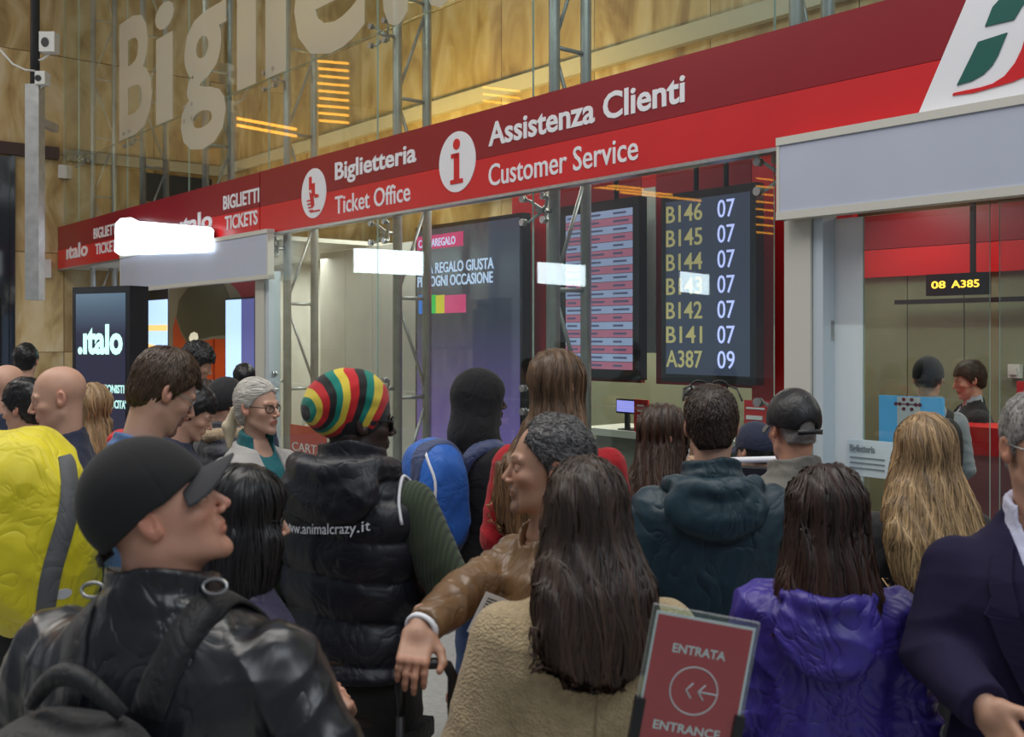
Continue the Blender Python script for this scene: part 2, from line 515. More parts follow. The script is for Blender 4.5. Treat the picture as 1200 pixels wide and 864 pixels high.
M_OLIVE = mat('olive_wall_panel', (.25, .28, .18), .5, var=.08, vscale=3)
M_GREYW = mat('grey_partition', (.62, .62, .58), .55, var=.05, vscale=2)
M_FLOOR = mat('grey_terrazzo', (.36, .36, .34), .32, var=.14, vscale=30, bump=('noise', 40, .05, .002))

def floor_obj():
    mb = MB(); mb.add([(-40, -40, 0), (40, -40, 0), (40, 40, 0), (-40, 40, 0)], [(0, 1, 2, 3)])
    tag(mb.build('floor', M_FLOOR), kind='structure')
floor_obj()

# ------------------------------------------------------------------ marble walls with slabs
def slab_wall(name, axis, a0, a1, z1, w, h, pos, openings=()):
    """axis 's': wall plane y=pos facing -y; axis 'y': wall plane s=pos facing +s"""
    mb = MB()
    if axis == 's': mb.box(a0, a1, pos+.03, pos+.28, 0, z1)
    else: mb.box(pos-.28, pos-.03, a0, a1, 0, z1)
    wall = tag(mb.build(name, M_JOINT, matrix=MF), kind='structure')
    cache = {}
    na = int(math.ceil((a1-a0)/w)); nz = int(math.ceil(z1/h))
    for i in range(na):
        for j in range(nz):
            u0, u1 = a0+i*w, min(a0+(i+1)*w, a1); v0, v1 = j*h, min((j+1)*h, z1)
            if u1-u0 < .05: continue
            key = (round(u1-u0, 3), round(v1-v0, 3))
            if key not in cache:
                g = .005; m2 = MB(); W_, H_ = key
                if axis == 's': m2.box(g, W_-g, -.005, .04, g, H_-g)
                else: m2.box(-.04, .005, g, W_-g, g, H_-g)
                cache[key] = mesh_from_np('marble_slab', m2.v, m2.f, smooth=False, mats=[M_MARBLE])
            d = RNG.uniform(-.002, .002)
            o = link('marble_slab', cache[key], wall, Matrix.Translation((u0, pos+d, v0) if axis == 's' else (pos+d, u0, v0)))
    return wall
SL = -14.08
slab_wall('wall_back', 's', SL, 8.0, 9.6, 1.62, 1.55, 2.76)
slab_wall('wall_left', 'y', -9.0, 2.76, 9.6, 1.5, 1.63, SL)
t = MB(); t.box(SL, SL+.10, -9.0, -.1, 4.80, 5.00); tag(t.build('trim_1', mat('dark_brown_beam', (.05, .025, .022), .5), matrix=MF), kind='structure')
t = MB(); t.box(SL, SL+.10, 0.02, 2.7, 4.80, 4.98); t.box(SL+.1, 8.0, 2.66, 2.75, 4.80, 4.98)
tag(t.build('trim_2', mat('pale_stone_ledge', (.50, .46, .36), .6), matrix=MF), kind='structure')
t = MB(); t.box(SL-.02, SL+.02, -3.4, -.84, 0, 4.78); t.box(SL-.02, SL+.05, -3.5, -3.4, 0, 4.8); t.box(SL-.02, SL+.05, -.84, -.76, 0, 4.8)
tag(t.build('door_1', [mat('dark_glazing', (.02, .025, .035), .08)], matrix=MF), kind='structure')
t = MB(); t.box(SL, SL+.03, 1.35, 2.55, 4.25, 4.74)
tag(t.build('window_1', mat('dark_opening', (.02, .018, .016), .5), matrix=MF), kind='structure')

# ------------------------------------------------------------------ glass facade: panes and spider fittings
fac = tag(empty('glass_facade', matrix=MF), 'tall frameless glass screen wall held by steel spider fittings along the ticket office', 'glass wall')
def pane(s0, s1, z0, z1, y=0.0):
    mb = MB(); g = .004
    mb.box(s0+g, s1-g, y-.006, y+.006, z0+g, z1-g, 0, rim=1)
    return mb.build('glass_pane', [M_GLASS, M_EDGE], fac)
P = 2.216
cols = [SL]+[-P*k for k in range(6, -4, -1)]
for a, b in zip(cols[:-1], cols[1:]):
    pane(a, b, 3.0, 4.72); pane(a, b, 4.72, 7.7)
for k in (3, 2, 1):
    pane(-P*k, -P*(k-1), 0.02, 1.39); pane(-P*k, -P*(k-1), 1.39, 3.0)
def spider(s, z):
    mb = MB()
    mb.tube([(s, .03, z), (s, .22, z)], .018, 8)
    for a in (-1, 1):
        for c in (-1, 1):
            mb.tube([(s, .10, z), (s+a*.05, .085, z+c*.035), (s+a*.11, .05, z+c*.085), (s+a*.12, .02, z+c*.09)], [.016, .014, .011, .011], 6)
            mb.disc((s+a*.12, -.02, z+c*.09), .028, .012, 12)
            mb.disc((s+a*.12, .008, z+c*.09), .028, .012, 12)
    return mb.build('spider_fitting', M_STEEL, fac)
for k in range(0, 7):
    spider(-P*k, 4.72)
for k in range(0, 4):
    spider(-P*k, 2.86); spider(-P*k, 1.39)

# frosted letters on the upper glass
let = tag(empty('window_lettering', matrix=MF), 'giant frosted letters spelling a ticket office sign across the upper glass', 'lettering')
LE = [('B', 140, 178), ('i', 182, 204), ('g', 212, 265), ('l', 278, 300), ('i', 310, 337), ('e', 345, 430), ('t', 441, 478), ('t', 488, 532), ('e', 545, 640)]
for ch, pa, pb in LE:
    mb = MB(); off = -.012
    text_mb(mb, ch, fs(pa, off), fs(pb, off), 4.73, 6.42, off, bold=.022, thick=.004)
    mb.build('letter', M_FROST, let)

# trusses behind the glass
TR = {-1: 'right of the customer service wording, above the pale screen', 0: 'above the right end of the customer service wording', 1: 'behind the glass above the words customer service',
      2: 'above the first letters after the ticket office wording', 3: 'above the ticket office wording and its round emblem', 4: 'above the left red sign next to the frosted letter g',
      5: 'above the left red sign next to the frosted letter B', 6: 'in front of the marble at the left end of the glass'}
def truss(k):
    s = -P*k; zb0 = 3.05 if k in (4, 5, -1) else 0.0
    t = tag(empty('truss_column', matrix=MF @ Matrix.Translation((s, .39, 0))), 'grey tubular steel truss column standing '+TR[k], 'truss', 'truss columns behind the glass wall')
    for y in (-.17, .17):
        MB().tube([(0, y, zb0), (0, y, 8.6)], .045, 12).build('upright', M_GALV, t)
    z = zb0+.35; q = 1
    while z < 8.3:
        MB().tube([(0, -.17, z), (0, .17, z)], .018, 8).build('rung', M_GALV, t)
        MB().tube([(0, -.17*q, z+.03), (0, .17*q, z+.92)], .016, 8).build('brace', M_GALV, t)
        z += .95; q = -q
for k in range(-1, 7): truss(k)

# ------------------------------------------------------------------ red sign bands
OB = -.10
def band(name, s0, s1, label):
    t = tag(empty(name, matrix=MF), label, 'sign')
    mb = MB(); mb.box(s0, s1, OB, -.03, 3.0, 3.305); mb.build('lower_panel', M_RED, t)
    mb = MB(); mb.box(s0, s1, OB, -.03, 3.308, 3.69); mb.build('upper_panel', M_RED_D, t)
    mb = MB(); mb.box(s0, s1, OB-.01, -.02, 2.975, 2.998); mb.build('bottom_rail', M_STEEL, t)
    return t
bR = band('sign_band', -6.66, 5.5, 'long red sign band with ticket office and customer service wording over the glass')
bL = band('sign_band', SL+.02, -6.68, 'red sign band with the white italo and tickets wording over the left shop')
def lett(parent, body, pa, pb, z0, zc, bold=0.0, off=OB, m=M_WHITE, name='lettering', spacing=1.0):
    mb = MB(); text_mb(mb, body, fs(pa, off), fs(pb, off), z0, zc, off, bold=bold, spacing=spacing, thick=.006)
    return mb.build(name, m, parent)
lett(bR, 'Assistenza Clienti', 573, 803, 3.39, 3.575, .022)
lett(bR, 'Customer Service', 573, 748, 3.075, 3.245, .008)
lett(bR, 'Biglietteria', 393, 488, 3.405, 3.575, .022)
lett(bR, 'Ticket Office', 393, 481, 3.075, 3.245, .008)
def emblem(px, icon):
    s = fs(px, OB); z = 3.325
    mb = MB(); mb.disc((s, OB-.006, z), .25, .006, 40); e = mb.build('round_emblem', M_WHITE, bR)
    mb = MB(); y = OB-.012
    if icon == 'i':
        mb.disc((s, y, z+.145), .045, .006, 20)
        mb.box(s-.035, s+.035, y, y+.006, z-.15, z+.07); mb.box(s-.075, s+.02, y, y+.006, z+.035, z+.07)
        mb.box(s-.085, s+.085, y, y+.006, z-.18, z-.145)
    else:
        mb.box(s-.085, s-.035, y, y+.006, z+.04, z+.17)
        mb.box(s-.03, s+.03, y, y+.006, z-.03, z+.10)
        mb.prism([(s-.08, z+.02), (s+.0, z-.02), (s+.02, z-.13), (s-.04, z-.13)], y, y+.006)
        mb.prism([(s+.02, z-.01), (s+.10, z-.02), (s+.11, z-.05), (s+.03, z-.05)], y, y+.006)
        for q in range(4): mb.box(s-.13+q*.015, s-.01, y, y+.006, z-.075-q*.035, z-.06-q*.035)
        mb.box(s-.06, s+.13, y, y+.006, z-.19, z-.175)
    mb.build('emblem_mark', M_RED, e)
emblem(536, 'i'); emblem(368, 'ticket')
for dx, sc in ((0, 1), (-122, .86)):
    pass
lett(bL, 'ıtalo', 211, 249, 3.17, 3.40, .03)
lett(bL, 'BIGLIETTI', 262, 304, 3.36, 3.52, .02)
lett(bL, 'TICKETS', 264, 302, 3.12, 3.28, .02)
lett(bL, 'a', 170, 184, 3.25, 3.45, .02)
lett(bL, 'ıtalo', 78, 103, 3.13, 3.36, .03)
lett(bL, 'BIGLIETTI', 110, 138, 3.36, 3.52, .02)
lett(bL, 'TICKETS', 112, 140, 3.12, 3.28, .02)

# railway emblem at the right end of the band
def ppoly(pts, off): return [(fs(x, off), fz(x, y, off)) for x, y in pts]
lo = MB(); zb, zt = 3.0, 3.69
sb, st = fs(1072, OB), fs(1141, OB)
lo.prism([(sb, zb), (5.4, zb), (5.4, zt), (st+.02, zt)], OB-.006, OB); em = lo.build('white_emblem_panel', M_WHITE, bR)
o2 = OB-.012
def smoothpoly(name, pts, m):
    mb = MB(); mb.prism(ppoly(pts, o2)[::1], o2, OB-.006); mb.build(name, m, em)
GRN = mat('dark_green_vinyl', (.01, .11, .09), .4)
smoothpoly('green_stroke', [(1121, 100), (1138, 95), (1152, 87), (1162, 77), (1169, 65), (1180, 38), (1146, 49)], GRN)
smoothpoly('green_stroke', [(1154, 31), (1188, 23), (1196, 9), (1206, -4), (1230, -18), (1190, -13), (1172, -2), (1163, 8)], GRN)
smoothpoly('red_stroke', [(1116, 112), (1140, 109), (1169, 101), (1186, 96), (1200, 90), (1222, 76), (1240, 50), (1226, 20), (1203, 38), (1197, 58), (1189, 74), (1177, 89), (1163, 98), (1150, 102), (1117, 109)], M_RED)

# ------------------------------------------------------------------ pale screens above the doorways and their posts
def blind(s0, s1, zlo, label):
    t = tag(empty('shade_screen', matrix=MF @ Matrix.Translation((s0, -.16, 0))), label, 'shade screen')
    w = s1-s0
    MB().box(.01, w-.01, -.03, .03, zlo+.03, 2.99).build('screen_panel', M_BLIND, t)
    MB().box(0, w, -.04, .05, 2.985, 3.03).build('top_rail', M_CREAM, t)
    MB().box(0, w, -.04, .05, zlo, zlo+.045).build('bottom_rail', M_CREAM, t)
    MB().box(0, .02, -.035, .04, zlo, 3.0).build('side_rail', M_CREAM, t)
    MB().box(w-.02, w, -.035, .04, zlo, 3.0).build('side_rail', M_CREAM, t)
s_a = fs(909, -.2)
blind(s_a, 5.4, 2.555, 'wide pale grey screen panel with cream rails over the right doorway')
blind(fs(140, -.2), fs(313, -.2), 2.50, 'narrower pale grey screen panel with cream rails over the left shop doorway')
def post(sa, sb, y0, y1, label):
    t = tag(empty('door_post', matrix=MF @ Matrix.Translation((sa, 0, 0))), label, 'post')
    MB().box(0, (sb-sa)*.72, y0, y1, 0, 2.6).build('shaft', M_CREAM, t)
    MB().box((sb-sa)*.74, sb-sa, y0+.02, y1-.02, 0, 2.6).build('door_jamb', mat('pale_blue_aluminium', (.62, .70, .76), .35, .2), t)
post(fs(919, -.08), fs(962, -.08), -.08, .10, 'cream square post beside the right doorway')
post(fs(299, -.08), fs(313, -.08), -.08, .10, 'cream square post right of the left shop doorway')

# ------------------------------------------------------------------ ticket office interior, right bay
st = MB(); st.box(-6.7, 8, .7, 2.70, 3.64, 3.70); tag(st.build('ceiling', M_CREAM, matrix=MF), kind='structure')
IB = 2.45
wr = MB(); wr.box(-.96, 8, IB, IB+.1, 0, 3.6); wr = tag(wr.build('wall_office', M_JOINT, matrix=MF), kind='structure')
x = -.96; wpan = .46
pm = MB().box(.004, wpan-.004, -.02, 0, 0, 2.36); pme = mesh_from_np('wall_panel', pm.v, pm.f, smooth=False, mats=[M_OLIVE])
while x < 6.5:
    link('wall_panel', pme, wr, Matrix.Translation((x, IB, 0))); x += wpan
fb = tag(empty('fascia_band', matrix=MF @ Matrix.Translation((0, IB-.06, 0))), 'two-tone red fascia high on the olive wall inside the office', 'sign')
MB().box(-.96, 7.5, -.02, .04, 2.36, 2.58).build('lower_panel', M_RED, fb)
MB().box(-.96, 7.5, -.02, .04, 2.585, 2.86).build('upper_panel', M_RED_D, fb)
so = MB(); so.box(-.1, 8, .1, IB, 2.95, 3.0); tag(so.build('trim_3', M_CREAM, matrix=MF), kind='structure')
sw = MB(); sw.box(-1.05, -.97, 1.3, IB, 0, 3.6); tag(sw.build('wall_side', M_GREYW, matrix=MF), kind='structure')

# call display
def display(name, pa, pb, yt, yb, off, label, cat, th=.09):
    """a flat box facing the hall; returns (empty, s0, s1, z0, z1, front)"""
    s0, s1 = fs(pa, off), fs(pb, off); z1 = fz(pa, yt, off); z0 = fz(pa, yb, off)
    t = tag(empty(name, matrix=MF), label, cat)
    return t, s0, s1, z0, z1
AMB = mat('amber_led', (1.0, .55, .05), .5, emit=2.2)
t, s0, s1, z0, z1 = display('call_display', 1085, 1155, 322, 347, 1.7, 'black queue call display with amber characters 08 A385 hanging inside', 'display')
MB().box(s0, s1, 1.7, 1.78, z0, z1).build('housing', M_BLACK, t)
MB().box(s0+.3, s0+.33, 1.73, 1.76, z1, 2.95).build('hanging_rod', M_DARK, t)
mb = MB(); d = (s1-s0); text_mb(mb, '08', s0+d*.10, s0+d*.34, z0+.05, z1-.05, 1.7, .01); text_mb(mb, 'A385', s0+d*.44, s0+d*.90, z0+.05, z1-.05, 1.7, .01)
mb.build('digits', AMB, t)['kind'] = 'stuff'
rl = MB(); rl.box(fs(1052, 2.3), 6.0, 2.25, 2.33, fz(1052, 357, 2.3), fz(1052, 352, 2.3)); tag(rl.build('cable_rail', M_DARK, matrix=MF), 'thin dark rail running along the olive wall under the call display', 'rail')
bx = MB(); bx.box(fs(1183, 2.4), fs(1197, 2.4), 2.37, 2.42, fz(1190, 443, 2.4), fz(1190, 427, 2.4)).box(fs(1186, 2.4), fs(1194, 2.4), 2.355, 2.37, fz(1190, 439, 2.4), fz(1190, 431, 2.4)); tag(bx.build('wall_socket', M_LWHITE, matrix=MF), 'small white switch box on the olive office wall', 'switch')
rp = MB(); rp.box(fs(1193, 1.9), fs(1193, 1.9)+.5, 1.88, 1.92, .9, fz(1193, 447, 1.9)); rp.box(fs(1193, 1.9)+.2, fs(1193, 1.9)+.28, 1.88, 1.95, 0, .9); tag(rp.build('display_board', M_RED, matrix=MF), 'red upright board at the right edge behind the glass door', 'board')

# sliding door leaves and glass door at the right
gd = tag(empty('sliding_door', matrix=MF), 'clear glass sliding door leaf with green edges near the right edge', 'door')
MB().box(fs(1172, .03), fs(1172, .03)+1.3, .02, .032, .03, 2.56, 0, rim=1).build('door_leaf', [M_GLASS, M_EDGE], gd)
gd2 = tag(empty('sliding_door', matrix=MF), 'parked glass sliding door leaf with milky film beside the cream post', 'door')
sa, sb_ = fs(966, .06), fs(1012, .06)
MB().box(sa, sb_, .055, .067, .03, 2.56, 0, rim=1).build('film_leaf', [M_HAZE, M_EDGE], gd2)
MB().box(sb_+.002, fs(1160, .06), .055, .067, .03, 2.56, 0, rim=1).build('door_leaf', [M_GLASS, M_EDGE], gd2)
s_, z_ = fs(966, .03), fz(966, 388, .03)
MB().box(s_, s_+.05, .02, .055, z_-.06, z_+.06).build('lock_block', M_STEEL, gd2)
pl = MB(); a, b = fs(992, .04), fs(1046, .04); pl.box(a, b, .045, .053, fz(992, 556, .05), fz(992, 514, .05)).build('notice_film', M_HAZE, gd2)
mb = MB(); text_mb(mb, 'Biglietteria', a+.02, a+(b-a)*.62, fz(992, 528, .05), fz(992, 520, .05), .043, .02)
for q in range(3): mb.box(a+.02, b-.05, .041, .043, fz(992, 536+q*6, .05), fz(992, 534+q*6, .05))
mb.build('notice_lettering', mat('grey_print', (.18, .22, .25), .6), gd2)['kind'] = 'stuff'

# blue information panel
ip = tag(empty('information_panel', matrix=MF), 'light blue and white notice board with small crest inside the right doorway', 'notice board')
o_ = .45; a, b = fs(1030, o_), fs(1105, o_); zt_, zb_ = fz(1030, 463, o_), fz(1030, 530, o_)
BLU = mat('sky_blue_print', (.10, .42, .80), .35, emit=.18)
MB().box(a, b, o_, o_+.02, zb_, zt_).build('panel', BLU, ip)
MB().box(a+(b-a)*.30, a+(b-a)*.66, o_-.004, o_, zb_, zt_-.004).build('white_stripe', M_WHITE, ip)
mb = MB(); cx_, cz_ = a+(b-a)*.47, fz(1065, 474, o_)
for dx, dz in ((-.05, 0), (.05, 0), (0, 0), (-.025, .028), (.025, .028), (-.025, -.028), (.025, -.028), (-.075, 0), (.075, 0)):
    mb.disc((cx_+dx, o_-.008, cz_+dz), .011, .004, 8)
mb.box(cx_-.085, cx_+.085, o_-.007, o_-.004, cz_-.003, cz_+.003)
mb.build('crest', mat('maroon_print', (.20, .03, .06), .5), ip)
MB().box(a+.15, a+.20, o_, o_+.03, 0, zb_).box(b-.20, b-.15, o_, o_+.03, 0, zb_).box(a, b, o_-.1, o_+.15, 0, .03).build('stand', M_STEEL, ip)

# counter inside the right bay
ct = tag(empty('service_counter', matrix=MF), 'red topped service counter with orange wood front inside the right doorway', 'counter')
a = fs(1075, 1.45)
MB().box(a, 6.5, 1.35, 1.75, 1.12, 1.30).build('counter_top', M_RED, ct)
MB().box(a+.03, 6.5, 1.40, 1.70, .62, 1.12).build('upper_front', mat('dusty_rose_laminate', (.42, .17, .19), .4), ct)
MB().box(a+.03, 6.5, 1.38, 1.72, 0, .62).build('lower_front', mat('orange_wood', (.48, .22, .06), .45, var=.15, vscale=5), ct)

# ------------------------------------------------------------------ ticket office, middle bays
# grey partitions (each panel a part)
pt = tag(empty('partition', matrix=MF @ Matrix.Translation((0, 1.5, 0))), 'grey white partition panels standing behind the glass left of the big dark screen', 'partition')
s0, s1 = -8.2, -5.0
n = 5
for i in range(n):
    a = s0+(s1-s0)*i/n; b = s0+(s1-s0)*(i+1)/n
    MB().box(a+.004, b-.004, 0, .05, 0, 2.98).build('panel', M_GREYW, pt)
MB().box(s1+.3, s1+.55, -.3, 0, 0, 2.9).build('end_panel', M_LWHITE, pt)
rw = tag(empty('red_backdrop', matrix=MF @ Matrix.Translation((0, 1.05, 0))), 'glossy red backdrop boards behind the hanging screens', 'partition')
a0 = fs(640, 1.05)
RE = [(fs(600, 1.05), fs(640, 1.05)-.01, M_RED, 3.25, 0), (fs(640, 1.05), fs(652, 1.05), M_GREYW, 3.25, 0), (fs(653, 1.05), fs(751, 1.05), M_RED_D, 3.25, 1.5),
      (fs(752, 1.05), fs(768, 1.05), M_GREYW, 3.1, 1.75), (fs(769, 1.05), fs(880, 1.05), M_RED_D, 3.25, 1.5), (fs(881, 1.05), -.12, M_RED, 3.25, 0)]
for a, b, m, zt_, zb_ in RE:
    MB().box(a, b, 0, .05, zb_, zt_).build('board', m, rw)
MB().box(fs(752, 1.05), fs(880, 1.05), .002, .05, 3.1, 3.25).build('board', M_RED, rw)

def emis(name, c, s): return mat(name, c, .35, emit=s)
# large dark screen
so_ = .80
t = tag(empty('video_screen', matrix=MF), 'tall dark advertising screen with gift card text and coloured cards', 'screen')
a, b = fs(487, so_), fs(612, so_); zt_ = fz(487, 267, so_)
MB().box(a, b, so_, so_+.10, .55, zt_).build('housing', M_BLACK, t)
def grad_screen(name, zlo, zhi, c_lo, c_hi, s):
    m = bpy.data.materials.new(name); m.use_nodes = True; nt = m.node_tree; N = nt.nodes; L = nt.links; b_ = N['Principled BSDF']
    b_.inputs['Roughness'].default_value = .2; b_.inputs['Base Color'].default_value = (.01, .01, .015, 1)
    tc = N.new('ShaderNodeTexCoord'); sx = N.new('ShaderNodeSeparateXYZ'); L.new(tc.outputs['Object'], sx.inputs[0])
    mr = N.new('ShaderNodeMapRange'); mr.inputs['From Min'].default_value = zlo; mr.inputs['From Max'].default_value = zhi
    L.new(sx.outputs[2], mr.inputs['Value'])
    r = N.new('ShaderNodeValToRGB'); r.color_ramp.elements[0].color = (*c_lo, 1); r.color_ramp.elements[1].color = (*c_hi, 1)
    L.new(mr.outputs[0], r.inputs[0]); L.new(r.outputs[0], b_.inputs['Emission Color']); b_.inputs['Emission Strength'].default_value = s
    return m
MB().box(a+.03, b-.03, so_-.006, so_, .6, zt_-.04).build('display', grad_screen('dark_display_violet_reflection', .9, 2.05, (.12, .085, .26), (.045, .05, .075), 1.0), t)  # violet towards the bottom is a reflection painted into the screen's emission
PK = emis('pink_display', (.75, .05, .22), .55)
o_ = so_-.008
MB().box(fs(489, o_), fs(543, o_), o_-.003, o_, fz(489, 294, o_), fz(489, 278, o_)).build('pink_label', PK, t)
LT = emis('pale_blue_display_text', (.55, .68, .95), .8)
mb = MB(); text_mb(mb, 'CARTAREGALO', fs(491, o_), fs(534, o_), fz(491, 291, o_), fz(491, 282, o_), o_-.004, .01)
text_mb(mb, "L'IDEA REGALO GIUSTA", fs(473+12, o_), fs(579, o_), fz(490, 322, o_), fz(490, 310, o_), o_-.004, .015)
text_mb(mb, 'PER OGNI OCCASIONE', fs(490, o_), fs(578, o_), fz(490, 337, o_), fz(490, 325, o_), o_-.004, .015)
mb.build('screen_text', LT, t)['kind'] = 'stuff'
for q, c in enumerate([(.03, .2, .75), (.05, .6, .12), (.75, .65, .05), (.75, .08, .25)]):
    pa = 491+q*10; pb = pa+10 if q < 3 else 546
    MB().box(fs(pa, o_), fs(pb, o_), o_-.003, o_, fz(491, 368, o_), fz(491, 346+q*.6, o_)).build('colour_card', emis('card_colour_%s' % 'abcd'[q], c, .6), t)
MB().box(a+.2, b-.2, so_+.02, so_+.3, 0, .55).build('base', M_DARK, t)

# timetable screen
t = tag(empty('timetable_screen', matrix=MF), 'upright screen with pink and blue timetable rows hanging behind the glass', 'screen')
o_ = .78; a, b = fs(655, o_), fs(749, o_); zt_ = fz(655, 243, o_); zb_ = fz(749, 446, o_)
MB().box(a, b, o_, o_+.09, zb_, zt_).build('housing', M_BLACK, t)
n = 20; hh = (zt_-zb_-.16)/n
for q in range(n):
    z = zt_-.08-hh*(q+1); m = (emis('timetable_blue', (.30, .36, .56), .58), emis('timetable_rose', (.42, .14, .22), .55))[q % 2]
    r = MB().box(a+.09, b-.07, o_-.004, o_, z, z+hh-.004).build('row', m, t)
    mb = MB()
    for c0 in (.12, .40, .70):
        L_ = RNG.uniform(.10, .20)
        mb.box(a+(b-a)*c0, a+(b-a)*(c0+L_), o_-.007, o_-.004, z+hh*.35, z+hh*.6)
    mb.build('row_text', emis('timetable_text', (.12, .13, .25), .3), r)['kind'] = 'stuff'
MB().tube([(a+.3, o_+.05, zt_), (a+.3, o_+.05, 3.6)], .02).tube([(b-.3, o_+.05, zt_), (b-.3, o_+.05, 3.6)], .02).build('bracket', M_DARK, t)

# queue number screen
t = tag(empty('queue_screen', matrix=MF), 'upright screen listing queue numbers B146 to A387 with counters', 'screen')
o_ = .72; a, b = fs(775, o_), fs(886, o_); zt_ = fz(775, 229, o_); zb_ = fz(886, 452, o_)
MB().box(a, b, o_, o_+.09, zb_, zt_).build('housing', M_BLACK, t)
MB().box(a+.05, b-.05, o_-.004, o_, zb_+.06, zt_-.06).build('display', emis('slate_display', (.04, .05, .085), .65), t)
rows = [('B146', '07'), ('B145', '07'), ('B144', '07'), ('B143', '07'), ('B142', '07'), ('B141', '07'), ('A387', '09')]
GT = emis('khaki_digits', (.42, .36, .16), .65); BT = emis('violet_digits', (.48, .52, .95), 1.0)
o2 = o_-.005
z_first = fz(782, 262, o_); z_last = fz(782, 430, o_); 
for q, (l, r) in enumerate(rows):
    z = z_first+(z_last-z_first)*q/6
    mb = MB(); text_mb(mb, l, fs(781, o2), fs(823, o2), z, z+.125, o2, .008); mb.build('ticket_number', GT, t)
    mb = MB(); text_mb(mb, r, fs(841, o2), fs(861, o2), z, z+.125, o2, .0); mb.build('counter_number', BT, t)
MB().tube([(a+.3, o_+.05, zt_), (a+.3, o_+.05, 3.6)], .02).tube([(b-.3, o_+.05, zt_), (b-.3, o_+.05, 3.6)], .02).build('bracket', M_DARK, t)

# counter desk with a little monitor in the middle bay
t = tag(empty('ticket_desk', matrix=MF), 'pale ticket desk under the hanging screens', 'desk')
MB().box(-2.9, -1.15, 1.15, 1.75, 1.02, 1.08).build('desk_top', M_CREAM, t)
MB().box(-2.85, -1.2, 1.3, 1.7, 0, 1.02).build('desk_front', mat('desk_grey', (.22, .23, .20), .5), t)
bk = MB().box(-4.9, -1.06, 2.42, 2.5, 0, 3.2); tag(bk.build('wall_rear', M_OLIVE, matrix=MF), kind='structure')
t = tag(empty('desk_monitor', matrix=MF), 'small monitor with violet picture on the ticket desk', 'monitor')
o_ = 1.2; a, b = fs(722, o_), fs(746, o_)
MB().box(a, b, o_, o_+.03, fz(722, 484, o_), fz(722, 467, o_)).build('housing', M_BLACK, t)
MB().box(a+.01, b-.01, o_-.003, o_, fz(722, 482, o_), fz(722, 469, o_)).build('display', emis('violet_picture', (.35, .35, .95), .9), t)
MB().box((a+b)/2-.02, (a+b)/2+.02, o_, o_+.03, 1.08, fz(722, 484, o_)).box((a+b)/2-.1, (a+b)/2+.1, o_, o_+.15, 1.08, 1.09).build('stand', M_DARK, t)
t = tag(empty('desk_sign', matrix=MF), 'red and white leaflet stand on the desk beside the small monitor', 'sign')
a, b = fs(743, 1.18), fs(759, 1.18)
MB().box(a, b, 1.18, 1.20, 1.08, fz(743, 468, 1.18)).build('board', M_RED, t)
mb = MB()
for q in range(4): mb.box(a+.04, b-.04, 1.175, 1.18, fz(743, 476+q*6, 1.18), fz(743, 474+q*6, 1.18))
mb.build('printed_lines', M_WHITE, t)['kind'] = 'stuff'
t = tag(empty('wall_notice', matrix=MF), 'red notice with white lines behind the glass beside the cream post', 'notice')
a, b = fs(872, .5), fs(905, .5)
MB().box(a, b, .5, .52, fz(890, 545, .5), fz(890, 470, .5)).build('board', M_RED, t)
mb = MB()
for q, (w, h_) in enumerate([(.8, .02), (.7, .045), (.8, .02), (.5, .02)]):
    z = fz(890, 478, .5)-q*.055; mb.box(a+.02, a+.02+(b-a-.04)*w, .494, .5, z-h_*.6, z)
mb.build('printed_lines', M_WHITE, t)['kind'] = 'stuff'
t = tag(empty('floor_poster', matrix=MF), 'red poster with white print on the glass behind the woman in teal', 'poster')
a, b = fs(340, .1), fs(382, .1)
MB().box(a, b, .1, .11, fz(340, 560, .1), fz(340, 497, .1)).build('board', M_RED, t)
mb = MB(); text_mb(mb, 'CARTA', a+.05, b-.05, fz(345, 528, .1), fz(345, 518, .1), .1, .0)
mb.box(a, b, .095, .1, fz(340, 560, .1), fz(340, 545, .1)); mb.build('printed_lines', M_WHITE, t)['kind'] = 'stuff'
t = tag(empty('ticket_kiosk', loc=(0, 0, 0)), 'black kiosk with rounded white frame beside the man in the khaki jacket', 'kiosk')
kp = wp(886, 560, 4.5)
M_ = Matrix.Translation((kp.x, kp.y, 0)) @ Matrix.Rotation(-.5, 4, 'Z'); t.matrix_world = M_
MB().box(-.16, .16, 0, .10, .55, 1.30).build('cabinet', M_BLACK, t)
MB().box(-.03, .03, .02, .08, 0, .55).box(-.2, .2, -.12, .22, 0, .03).build('stand', M_DARK, t)
mb = MB(); pts = [(-.18, 0, .6), (-.18, 0, 1.25), (-.165, 0, 1.30), (-.12, 0, 1.33), (.12, 0, 1.35), (.165, 0, 1.33), (.18, 0, 1.28), (.18, 0, .6)]
mb.tube(pts, .014, 8).build('frame', M_WHITE, t)
MB().box(-.13, .13, -.006, 0, .98, 1.24).build('display', emis('kiosk_display', (.04, .05, .06), .3), t)

# ------------------------------------------------------------------ left shop
wl = MB().box(SL+.05, -7.05, 2.3, 2.35, 0, 3.0); tag(wl.build('wall_shop', M_GREYW, matrix=MF), kind='structure')
cl = MB().box(SL+.05, -7.05, .1, 2.3, 3.0, 3.05); tag(cl.build('trim_4', M_CREAM, matrix=MF), kind='structure')
t = tag(empty('train_poster', matrix=MF), 'large printed board of a red train front with dark windscreen in the left shop', 'poster')
o_ = .55; a, b = fs(198, o_), fs(303, o_)
MB().box(a, b, o_, o_+.05, 0, 2.6).build('board', mat('beige_print', (.34, .30, .20), .4), t)
def pp(name, pts, col, dy, em=0.0):
    MB().prism(ppoly(pts, o_), o_-dy, o_-dy+.002).build(name, mat('print_'+name, col, .35, emit=em), t)
pp('red_corner', [(268, 330), (303, 325), (303, 352), (286, 352), (278, 340)], (.5, .02, .03), .004)
